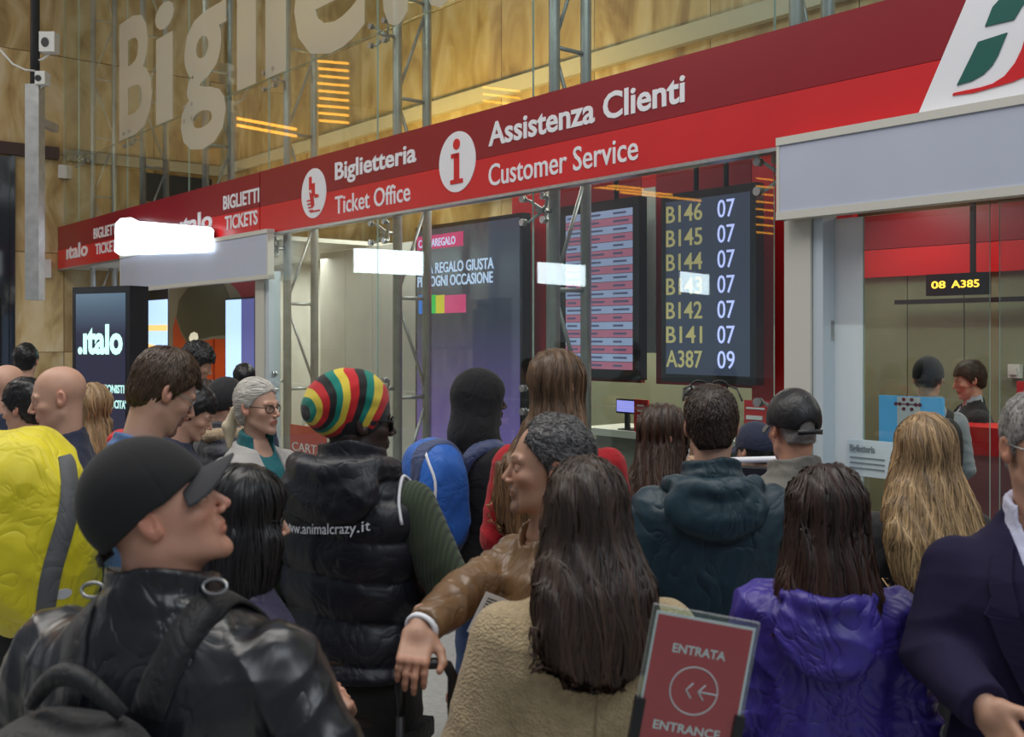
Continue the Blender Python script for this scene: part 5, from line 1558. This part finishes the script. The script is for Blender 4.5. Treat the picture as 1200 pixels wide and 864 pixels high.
# striped slouchy beanie
def rasta():
    m = bpy.data.materials.new('striped_knit'); m.use_nodes = True; nt = m.node_tree; N = nt.nodes; L = nt.links; b = N['Principled BSDF']; b.inputs['Roughness'].default_value = .95; b.inputs['Sheen Weight'].default_value = .2
    at = N.new('ShaderNodeAttribute'); at.attribute_name = 'Col'; sp = N.new('ShaderNodeSeparateColor'); L.new(at.outputs['Color'], sp.inputs[0])
    fr = N.new('ShaderNodeMath'); fr.operation = 'FRACT'; L.new(sp.outputs[0], fr.inputs[0])
    r = N.new('ShaderNodeValToRGB'); r.color_ramp.interpolation = 'CONSTANT'; e = r.color_ramp.elements
    e[0].position = 0; e[0].color = (.012, .012, .013, 1); e[1].position = .25; e[1].color = (.0, .23, .17, 1)
    x = e.new(.47); x.color = (.80, .62, .06, 1); x = e.new(.73); x.color = (.62, .015, .02, 1)
    L.new(fr.outputs[0], r.inputs[0]); L.new(r.outputs[0], b.inputs['Base Color'])
    w = N.new('ShaderNodeTexNoise'); w.inputs['Scale'].default_value = 260; bp_ = N.new('ShaderNodeBump'); bp_.inputs['Strength'].default_value = .5; bp_.inputs['Distance'].default_value = .003
    L.new(w.outputs[0], bp_.inputs['Height']); L.new(bp_.outputs[0], b.inputs['Normal']); return m
s = N_p.s; hc = N_p.hc
# frame of the hat seen from the camera: image right / up / towards camera, in person coordinates
Rr = np.array(N_p.Mi.to_3x3()); ir, iu, ic = Rr@np.array([1, 0, 0]), np.array([0, 0, 1.]), Rr@np.array([0, -1, 0])
HR = np.stack([ir, iu, ic], 1)
tip_ = hc+HR@np.array([-.125, .020, .04])
def hatf(P):
    d = ell(N_p.th(P), (0, -.014, .040), (.094, .112, .104))*N_p.hs
    R2 = HR@rotm(0, 0, -.45*-1)
    d = smin(d, ell(P, hc+HR@np.array([-.055, .060, .0]), (.112, .082, .095), HR@rotm(0, 0, .42)), .05)
    q = (P-hc)@HR
    d = smax(d, -(q[:, 1]-.62*q[:, 0]*.55+.045+.0*q[:, 2]), .012)
    d = d-.0035*wob(P, 40, 3)
    return d
def hatcol(V):
    q = (V-hc)@HR
    v = q[:, :2]-np.array([-.150, .018]); u = np.array([.35, .94])
    n_ = np.linalg.norm(v, axis=1)+1e-4; c_ = (v@u)/n_
    t_ = n_/(1.0+.72*c_)
    # far side continues the same rings
    t_ = t_+np.clip(-q[:, 2]-.02, 0, 1)*.5
    k = t_/.058-.12+.05*wob(V, 30, 1)
    k = np.maximum(k, .05)
    return np.stack([k, k, k], 1)
sdf_part(N_p, 'beanie', hatf, hc-(.24, .24, .12), hc+(.22, .22, .22), .003, rasta(), col=hatcol)
sdf_part(N_p, 'under_cap', lambda P: smax(ell(P, (0, -.014, .034), (.092, .108, .100)), -.085+.9*np.clip(P[:, 1], -.1, .2)-P[:, 2], .008), (-.12, -.15, -.13), (.12, .13, .16), .004, BLK, head=True)
glasses(N_p, M_BLACK, mat('dark_lens', (.01, .01, .012), .1), sun=True, y=.104, r=.025)

# --- person in the black hoodie with the blue backpack
HOOD = cloth('black_fleece', (.010, .010, .012), .95, 9, .35)
O_ = person('person in a black hoodie with the hood up facing the dark screen', 566, 4.6, 437, -56, ('deep', KN), head=(4, -12, 0), w=.98, arms='front')
def hood_up(P, d):
    Hq = O_.th(P)
    e = ell(Hq, (0, -.022, .025), (.102, .128, .120))*O_.hs; e = smin(e, ell(P, O_.NB+(0, -.03, .03), (.118, .115, .12)), .09)
    e = smax(e, -ell(Hq, (0, .13, -.02), (.07, .075, .10)), .015)
    return smin(d, e-.004*folds(P, 18, 4), .04)
def jf_(): pass
jacket(O_, HOOD, 'hoodie', t=.030, hem=.80, collar=None, hood=hood_up, h=.010)
trousers(O_, JEANS)
O_V, O_F = None, None
# the hood reaches above the jacket's grid, so give it its own mesh
sdf_part(O_, 'hood', lambda P: hood_up(P, np.full(len(P), 1.0)), O_.hc-(.2, .22, .26), O_.hc+(.2, .22, .2), .007, HOOD)
BLB = cloth('royal_blue_nylon', (.02, .13, .52), .55, 9, .4); NVB = cloth('slate_navy_nylon', (.05, .07, .16), .6, 9, .4)
bp = backpack(O_, BLB, (.02, -.27, 1.22), (.15, .12, .25), .06, .08, label='royal blue and slate backpack worn by the black hoodie person', fold=.012, h=.009)
V, Fq = sdf_mesh(lambda P: smax(O_.bf(P)-.006, np.abs(P[:, 0]-.075)-.035, .004), (-.2, -.5, .9), (.2, -.1, 1.6), .008); link('slate_panel', mesh_from_np('slate_panel', V, Fq, mats=[NVB]), bp)
V, Fq = sdf_mesh(lambda P: smax(O_.bf(P)-.005, P[:, 2]-1.03*O_.s, .004), (-.25, -.5, .85), (.25, -.1, 1.2), .009); link('base_panel', mesh_from_np('base_panel', V, Fq, mats=[NVB]), bp)
for sx in (-1, 1): strap(O_, O_.jf, [(sx*.07, -.17, 1.33), (sx*.105, -.11, 1.42), (sx*.12, -.01, 1.45), (sx*.125, .08, 1.38), (sx*.13, .13, 1.2)], .065, NVB, 'shoulder_strap', .012, .006, bp)
strap(O_, O_.bf, [(.10, -.36, 1.44), (.155, -.34, 1.32), (.165, -.36, 1.15), (.12, -.40, 1.02)], .012, M_WHITE, 'piping', .004, .003, bp)

# --- woman in red sweater with long brown hair
P_ = person('tall woman with very long light brown hair and a red sweater', 655, 3.85, 415, -22, ('fair', (.66, .42, .33)), head=(2, -26, 0), fem=1, w=1.08, arms='front')
jacket(P_, cloth('red_wool', (.42, .012, .02), .95, 14, .3), 'sweater', t=.020, hem=.80, collar='band'); trousers(P_, JEANS)
s = P_.s
hair_long(P_, HM, [(1.12*s, .05, .03, -.14, -.10), (1.25*s, .15, .045, -.135, -.07), (1.38*s, .17, .055, -.12, -.03), (1.46*s, .135, .08, -.07, -.01), (1.56*s, .10, .105, -.025), (1.64*s, .085, .10, -.01)], n=1900, seed=12, wavy=.10, length=.34, tip=(1.62*s, 1.15*s, (1.9, 1.7, 1.4)), bumpy=.005)

# --- man in brown leather jacket holding the suitcase handle
BRL = mat('brown_leather', (.19, .105, .048), .36, bump=('folds', 8, .5, .02), coat=.25, var=.2, vscale=7)
Q_ = person('middle aged man in a brown leather jacket with curly greying hair holding the suitcase handle', 640, 2.55, 492, 118, ('olive', (.50, .28, .19)), head=(0, -24, 0), w=1.0, res=1.4,
            arms={'R': dict(el=wp(556, 686, 2.52), wr=wp(492, 738, 2.30), world=True, dir=(-.12, -.75, -.62), up=(.05, -.62, .78), curl=(.42, .60, .35), thumb=.1), 'L': 'front'},
            beard=((.42, .48, .54), .85), brow=(.3, .25, .22), nose=.98)
jacket(Q_, BRL, t=.020, hem=.84, fold=.008, fs_=18, collar='band', cuff_cut=.03)
trousers(Q_, cloth('blue_black_denim', (.02, .03, .06)))
hair_short(Q_, hair_mat('salt_pepper_hair', (.075, .072, .072)), thick=.008, top_t=.003, front=.075, comb=(0, -1, 0), n=4200, length=.024, rad=.0011, seed=13, curly=.0035, tone=(.2, 2.4), nape=-.085, sb=-.01, bald=((0, .10, .085), (.06, .06, .05)))
a = Q_.A['R']; B = basis(a['wr']-a['el'], (0, 0, 1))
def ringtube(c0, r, th, B): return [tuple(c0+B[:, 0]*math.cos(t)*r+B[:, 2]*math.sin(t)*r*.85) for t in [2*PI*i/20 for i in range(20)]]
mb = MB(); ax = B[:, 1]
for q in range(3): mb.tube(ringtube(a['wr']-ax*(.004+.006*q), .037, 0, B), .006, 6, closed=True)
cf = mb.build('shirt_cuff', M_WHITE, Q_.o); cf['kind'] = 'stuff'
Bh = basis(a['hd'], a['up'])
mb = MB(); cr = np.array([0.0185, .094, -.006]); 
mb.tube([tuple((cr+np.array([.0102*math.cos(t), 0, .0102*math.sin(t)]))@(Bh*Q_.s).T+a['wr']) for t in [2*PI*i/18 for i in range(18)]], .0013, 5, closed=True)
mb.build('ring', mat('gold', (.8, .55, .2), .25, 1.0), Q_.o)

# suitcase
hw = .058
hp_ = wp(500, 778, 2.262)
sc_ = tag(empty('suitcase', matrix=Matrix.Translation((hp_.x, hp_.y, 0)) @ Matrix.Rotation(.10, 4, 'Z')), 'black suitcase with a raised telescopic handle held by the brown leather jacket man', 'suitcase')
V, Fq = sdf_mesh(lambda P: rbox(P, (0, -.0, .36), (.20, .12, .30), .05), (-.26, -.2, .02), (.26, .2, .72), .012)
link('shell', mesh_from_np('shell', V, Fq, mats=[mat('black_shell', (.015, .015, .017), .4, bump=('rib', 12, .3, .01, 'X'))]), sc_)
mb = MB()
for sx in (-1, 1): mb.tube([(sx*hw, 0, .62), (sx*hw, 0, hp_.z-.05)], .009, 8)
mb.build('telescopic_tube', M_DARK, sc_)['kind'] = 'stuff'
mb = MB(); mb.tube([(-hw, 0, hp_.z-.11), (-hw, 0, hp_.z-.03), (-hw+.012, 0, hp_.z-.006), (-hw+.03, 0, hp_.z), (hw-.03, 0, hp_.z), (hw-.012, 0, hp_.z-.006), (hw, 0, hp_.z-.03), (hw, 0, hp_.z-.30)], .0125, 10)
mb.build('handle', M_BLACK, sc_)
for sx in (-1, 1):
    for sy in (-1, 1): MB().disc((sx*.16-.012, sy*.08, .03), .03, .024, 16, ax='x').build('wheel', M_BLACK, sc_)

# --- woman in beige coat, long dark hair
BEI = mat('beige_boucle_wool', (.46, .35, .205), .95, bump=('voronoi', 170, .8, .004), var=.14, vscale=60, sheen=.2)
R_ = person('woman with long dark hair in a beige boucle coat behind the entrance sign', 685, 2.2, 531, 4, ('fair', (.61, .36, .26)), head=(0, -4, 0), fem=1, w=1.08, res=1.3, hat=.018,
            arms={'L': dict(el=(-.265, -.02, 1.10), wr=(-.18, .18, 1.16), up=(-.8, 0, .5), curl=.7), 'R': 'front'})
jacket(R_, BEI, 'coat', t=.032, hem=.50, fold=.003, collar=None, flare=.03)
trousers(R_, DARKTR)
strap(R_, R_.jf, [(.004, -.2, 1.36), (.004, -.2, 1.2), (.004, -.2, 1.0), (.004, -.2, .8)], .005, mat('beige_seam', (.34, .26, .15), .9), 'back_seam', .003, .0)
s = R_.s
hair_long(R_, HB, [(1.31*s, .04, .03, -.160, .0), (1.35*s, .088, .040, -.160), (1.43*s, .120, .050, -.145), (1.51*s, .118, .070, -.110), (1.58*s, .102, .090, -.055), (1.64*s, .088, .10, -.02)], thick=.014, n=3600, seed=14, wavy=.16, length=.30, rad=.0019, bumpy=.006, tip=(1.6*s, 1.2*s, (1.5, 1.25, 1.15)))
mb = MB(); tk = R_.A['L']['wr']
tkw = wp(572, 722, 2.32)
t = tag(empty('paper_ticket', matrix=Matrix.Translation(tkw) @ Matrix.Rotation(.45, 4, 'Y') @ Matrix.Rotation(.3, 4, 'Z')), 'white printed paper slip held beside the beige coat', 'paper')
MB().box(-.03, .03, -.0006, .0006, -.05, .05).build('sheet', M_WHITE, t)
mb = MB(); mb.box(-.018, .010, -.0014, -.0006, -.02, .005)
for q in range(4): mb.box(-.02, .02, -.0014, -.0006, .015+q*.007, .018+q*.007)
mb.build('printed_lines', mat('black_print', (.03, .03, .04), .6), t)['kind'] = 'stuff'

# --- woman with white mask, lilac jacket
S_ = person('dark haired woman with a white face mask in a lilac quilted jacket', 778, 4.2, 478, -40, ('fair', (.61, .36, .26)), head=(8, -28, 0), fem=1, arms='front')
jacket(S_, mat('lilac_nylon', (.36, .40, .80), .5, bump=('folds', 12, .4, .02)), t=.036, hem=.75, quilt=.012, qn=.09, h=.010); trousers(S_, DARKTR, h=.015)
s = S_.s
hair_long(S_, HB, [(1.22*s, .09, .04, -.15, -.06), (1.32*s, .14, .055, -.13, -.03), (1.44*s, .12, .08, -.08, -.01), (1.54*s, .10, .10, -.03), (1.62*s, .09, .10, -.01)], n=1100, seed=15, wavy=.2, col=(1.5, 1.4, 1.3))
def maskf(P):
    o = ell(P, (0, .066, -.058), (.058, .058, .056)); return smax(smax(o, -ell(P, (0, .060, -.058), (.055, .056, .053)), .002), .03-P[:, 1], .004)
sdf_part(S_, 'face_mask', maskf, (-.09, .0, -.13), (.09, .15, .02), .003, M_WHITE, head=True)

# --- man in dark teal parka
PARK = mat('dark_teal_nylon', (.014, .040, .058), .5, bump=('folds', 6, .5, .025), var=.15)
T_ = person('short haired man in a dark teal hooded parka, sunglasses on his head', 833, 3.35, 457, -4, ('fair', (.62, .38, .29)), head=(6, 0, 0), w=1.12, arms='front', res=1.2)
hd_ = blob_hood(.165, .115, .050, .030, 1.470)(T_.s)
jacket(T_, PARK, 'parka', t=.036, hem=.70, hood=hd_, collar='high', fold=.007, fs_=12); trousers(T_, DARKTR)
hair_short(T_, HB, thick=.011, top_t=.006, n=2600, length=.022, seed=16, nape=-.075, tone=(.5, 1.5))
mb = MB(); fh = lambda q: T_.fh(np.array([q]))[0]
for sx in (-1, 1):
    mb.tube([fh((sx*.034+.026*math.cos(a), .035, .137+.018*math.sin(a))) for a in [2*PI*i/16 for i in range(16)]], .004, 6, closed=True)
    mb.tube([fh((sx*.060, .03, .140)), fh((sx*.088, -.0, .125)), fh((sx*.095, -.05, .085))], .0035, 6)
mb.tube([fh((-.01, .036, .142)), fh((.01, .036, .142))], .003, 5)
mb.build('sunglasses', M_BLACK, T_.o)['kind'] = 'stuff'

# --- man in black cap with khaki jacket
KHA = cloth('khaki_grey_cotton', (.20, .19, .165), .85, 8, .35)
U_ = person('grey haired man in an open backed black cap and khaki grey jacket', 929, 3.72, 457, 8, ('ruddy', (.61, .32, .22)), head=(6, 8, 0), w=1.22, arms='front', hat=.022)
jacket(U_, KHA, t=.028, hem=.78, collar='high', fold=.006); trousers(U_, DARKTR)
hair_short(U_, HG, thick=.003, top_t=.0, n=900, length=.014, rad=.0008, seed=17, nape=-.06)
baseball_cap(U_, mat('worn_black_leather', (.016, .016, .018), .42, bump=('folds', 14, .35, .008)), opening=True, tilt=-.06)
strap(U_, U_.jf, [(.06, -.08, 1.50), (.075, -.03, 1.50), (.08, .03, 1.48)], .012, M_RED, 'collar_lining', .004, .004)
U2 = person('shorter person in a navy cap and black jacket by the kiosk, mostly hidden', 884, 4.9, 500, 30, ('fair', (.61, .36, .26)), head=(10, 0, 0), res=.5, H=1.45, fem=1)
jacket(U2, BLK, t=.025, hem=.8, h=.015); trousers(U2, DARKTR, h=.02); hair_short(U2, HK, n=300, seed=18); baseball_cap(U2, NAVY)

# --- woman in purple jacket
PUR = mat('purple_nylon', (.045, .030, .26), .42, bump=('folds', 9, .6, .025), var=.2)
V_ = person('woman with dark bob hair in a shiny purple hooded jacket', 968, 2.55, 540, -14, ('fair', (.61, .36, .26)), head=(2, 4, 0), fem=1, w=1.02, arms='front', res=1.2, hat=.022)
hd_ = blob_hood(.140, .130, .040, .020, 1.440)(V_.s)
jacket(V_, PUR, t=.034, hem=.66, hood=hd_, collar='band', fold=.009, fs_=20, flare=.02); trousers(V_, DARKTR)
s = V_.s
hair_long(V_, HB, [(1.335*s, .095, .06, -.085), (1.38*s, .120, .080, -.075), (1.46*s, .118, .092, -.055), (1.54*s, .106, .104, -.035), (1.62*s, .09, .10, -.02)], thick=.018, n=2300, seed=19, wavy=.14, length=.24, bumpy=.007, col=(.85, .75, .8), tip=(1.6*s, 1.33*s, (1.4, 1.0, .95)))

# --- blonde woman
W_ = person('woman with very long blonde hair before the blue notice board', 1080, 3.3, 482, -2, ('fair', (.61, .36, .26)), head=(0, 4, 0), fem=1, arms='front', hat=.02)
jacket(W_, BLK, t=.028, hem=.70, collar='band'); trousers(W_, DARKTR, h=.015)
s = W_.s
hair_long(W_, HBL, [(1.10*s, .03, .025, -.165, .05), (1.17*s, .09, .035, -.165, .03), (1.27*s, .14, .045, -.16, .01), (1.38*s, .158, .065, -.135), (1.47*s, .145, .09, -.08), (1.56*s, .115, .105, -.035), (1.64*s, .09, .10, -.01)], thick=.016, n=5200, seed=20, wavy=.10, length=.34, rad=.0015, tone=(.4, 1.45), bumpy=.005, tip=(1.6*s, 1.3*s, (1.1, 1.15, 1.1)))

# --- man in navy blazer, right edge
BLZ = mat('dark_navy_wool', (.016, .012, .040), .9, bump=('noise', 300, .25, .001), var=.1, spec=.25)
X_ = person('man in a dark navy blazer and open white shirt at the right edge', 1224, 2.3, 463, -192, ('olive', (.52, .29, .20)), head=(2, 8, 0), w=1.08, res=1.3,
            arms={'R': dict(el=wp(1094, 765, 2.32), wr=wp(1156, 830, 2.10), world=True, dir=(.28, -.6, -.6), up=(-.8, -.4, .1), curl=(.3, .4, .3), thumb=.2), 'L': 'down'})
shirt(X_, cloth('pale_lilac_cotton', (.66, .66, .84), .8), t=.010, h=.007)
jacket(X_, BLZ, 'blazer', t=.026, hem=.68, collar='band', cuff_cut=.0, fold=.004, fs_=10, extra=vcut(1.06*X_.s, 1.50*X_.s, .085, .0))
trousers(X_, NAVY)
hair_short(X_, HG, thick=.006, top_t=.003, n=2600, length=.018, rad=.001, seed=21, nape=-.08, tone=(.25, 1.0), sb=-.015)
glasses(X_, M_STEEL)
for sx in (-1, 1):   # lapels
    s = X_.s
    pts = [(sx*.012, .2, 1.03), (sx*.045, .2, 1.12), (sx*.075, .2, 1.22), (sx*.098, .2, 1.32), (sx*.105, .16, 1.40), (sx*.095, .10, 1.47)]
    P = []; 
    for a_, b_ in zip(pts[:-1], pts[1:]):
        for i in range(4): P.append(np.array(a_)+(np.array(b_)-np.array(a_))*i/4)
    P.append(np.array(pts[-1])); P = np.array(P)*s
    wv = np.interp(P[:, 2]/s, [1.03, 1.15, 1.33, 1.345, 1.47], [.010, .045, .085, .055, .05])
    inner, _ = on_surface(lambda q: q[:, 1]*0+loft(q, X_.T, t=.030), P, .004); outer, _ = on_surface(lambda q: loft(q, X_.T, t=.030), P+np.stack([sx*wv, 0*wv, 0*wv], 1), .004)
    n = len(P); vs = list(inner+(0, .002, 0))+list(outer+(0, .002, 0))+list(inner-(0, .012, 0))+list(outer-(0, .012, 0)); fs_ = []
    for i in range(n-1):
        fs_ += [(i, i+1, n+i+1, n+i), (2*n+i, 3*n+i, 3*n+i+1, 2*n+i+1), (n+i, n+i+1, 3*n+i+1, 3*n+i), (i, 2*n+i, 2*n+i+1, i+1)]
    MB().add(vs, fs_).build('lapel', BLZ, X_.jacket)
for zq in (1.0, .90):
    Q, N_ = on_surface(X_.jf, np.array([[.012, .2, zq]])*X_.s, .002)
    MB().disc((Q[0][0], Q[0][1]-.001, Q[0][2]), .011, .005, 14).build('button', M_STEEL, X_.jacket)

# --- people inside the office
LB = mat('pale_blue_cotton', (.42, .50, .60), .85)
Y_ = person('customer in a black cap and grey jacket with a dark backpack at the inner counter', 1086, 6.45, 419, -6, ('fair', (.61, .36, .26)), head=(10, -28, 0), res=.6, arms='front', hat=.02)
jacket(Y_, cloth('light_grey_jersey', (.30, .33, .38)), t=.028, hem=.8, h=.012, collar='high'); trousers(Y_, DARKTR, h=.018)
hair_short(Y_, HB, thick=.008, n=400, seed=22, nape=-.06); baseball_cap(Y_, CAPB, opening=True)
backpack(Y_, NYL, (0, -.22, 1.22), (.14, .08, .20), .05, 0, label='small dark backpack on the customer in the black cap', h=.012)
for sx in (-1, 1): strap(Y_, Y_.jf, [(sx*.07, -.15, 1.33), (sx*.105, -.09, 1.43), (sx*.12, .0, 1.45), (sx*.125, .08, 1.36)], .05, NYL, 'shoulder_strap', .01, .006, Y_.bag)
Z_ = person('clerk in a dark suit leaning over the counter towards the customer', 1164, 7.1, 428, 78, ('fair', (.50, .30, .22)), head=(14, 4, 0), res=.6, arms='front', lean=.16, H=1.70)
shirt(Z_, LB, t=.01, h=.012)
jacket(Z_, BLK, 'suit_jacket', t=.026, hem=.72, h=.012, extra=vcut(1.1, 1.45, .06, .08)); trousers(Z_, DARKTR, h=.018); hair_short(Z_, HB, thick=.012, n=500, seed=23)
Y2 = person('person with short hair behind the ticket desk under the screens', 812, 8.2, 452, 150, ('fair', (.61, .36, .26)), res=.5, H=1.48)
jacket(Y2, cloth('orange_grey_jersey', (.30, .14, .07)), t=.025, hem=.8, h=.016); trousers(Y2, DARKTR, h=.02); hair_short(Y2, HK, n=300, seed=24)

# --- entrance sign on its post
cs = wp(817, 800, 1.85)
u_, v_ = np.array([120., 25]), np.array([-26., 152])
Mx = Matrix.Translation(wp(768, 712, 1.85)) @ Matrix.Rotation(math.atan2(22, 120), 4, 'Y')
es = tag(empty('entrance_sign', matrix=Mx), 'red entrance sign in a clear tilted holder reading ENTRATA in the foreground', 'sign')
W = 122*1.85/1200; Hh = W*1.45
MB().box(-.003, W+.003, .004, .007, -Hh-.02, .006, 0, rim=1).box(-.003, W+.003, -.004, -.002, -Hh-.02, .006, 0, rim=1).build('clear_holder', [M_GLASS, mat('acrylic_edge', (.6, .62, .62), .2)], es)['kind'] = 'stuff'
MB().box(.004, W-.002, .0005, .002, -Hh, -.005).build('white_sheet', M_WHITE, es)
MB().box(.008, W-.007, -.0005, .0003, -Hh+.004, -.010).build('red_print', mat('soft_red_print', (.58, .035, .055), .5), es)
mb = MB(); text_mb(mb, 'ENTRATA', .044, .141, -.073, -.057, -.0005, .02, thick=.0006); mb.build('lettering', M_WHITE, es)
mb = MB(); text_mb(mb, 'ENTRANCE', .034, .156, -.215, -.199, -.0005, .02, thick=.0006); mb.build('lettering', M_WHITE, es)
c0 = (.095, -.0012, -.136); rr_ = .043
mb = MB(); mb.tube([(c0[0]+rr_*math.cos(a), c0[1], c0[2]+rr_*math.sin(a)) for a in [2*PI*i/36 for i in range(36)]], .0014, 5, closed=True); mb.build('arrow_ring', M_WHITE, es)
mb = MB()
for pts in ([(-.002, .010), (-.010, 0), (-.002, -.010)], [(.014, .010), (.006, 0), (.014, -.010)], [(.006, 0), (.030, 0)]):
    mb.tube([(c0[0]+x*1.4, c0[1], c0[2]+z*1.4) for x, z in pts], .0016, 5)
mb.build('arrow', M_WHITE, es)['kind'] = 'stuff'
for x in (-.006, W-.012): MB().box(x, x+.018, -.008, .012, -Hh-.03, -.165).build('clamp', M_BLACK, es)
MB().box(-.01, W+.01, -.010, .014, -Hh-.045, -Hh-.02).build('lower_clamp', M_BLACK, es)
zb_ = -(Mx.translation.z)
q = Mx.inverted() @ Vector((cs.x-.03, 1.86, 0)); a_ = Mx.inverted() @ Vector((cs.x-.03, 1.86, Mx.translation.z-Hh-.03))
MB().tube([tuple(a_), tuple(q)], .024, 12).build('post', M_BLACK, es)
MB().tube([tuple(q+(Mx.inverted().to_3x3() @ Vector((0, 0, .001)))), tuple(q+(Mx.inverted().to_3x3() @ Vector((0, 0, .025))))], .16, 24).build('base', M_BLACK, es)
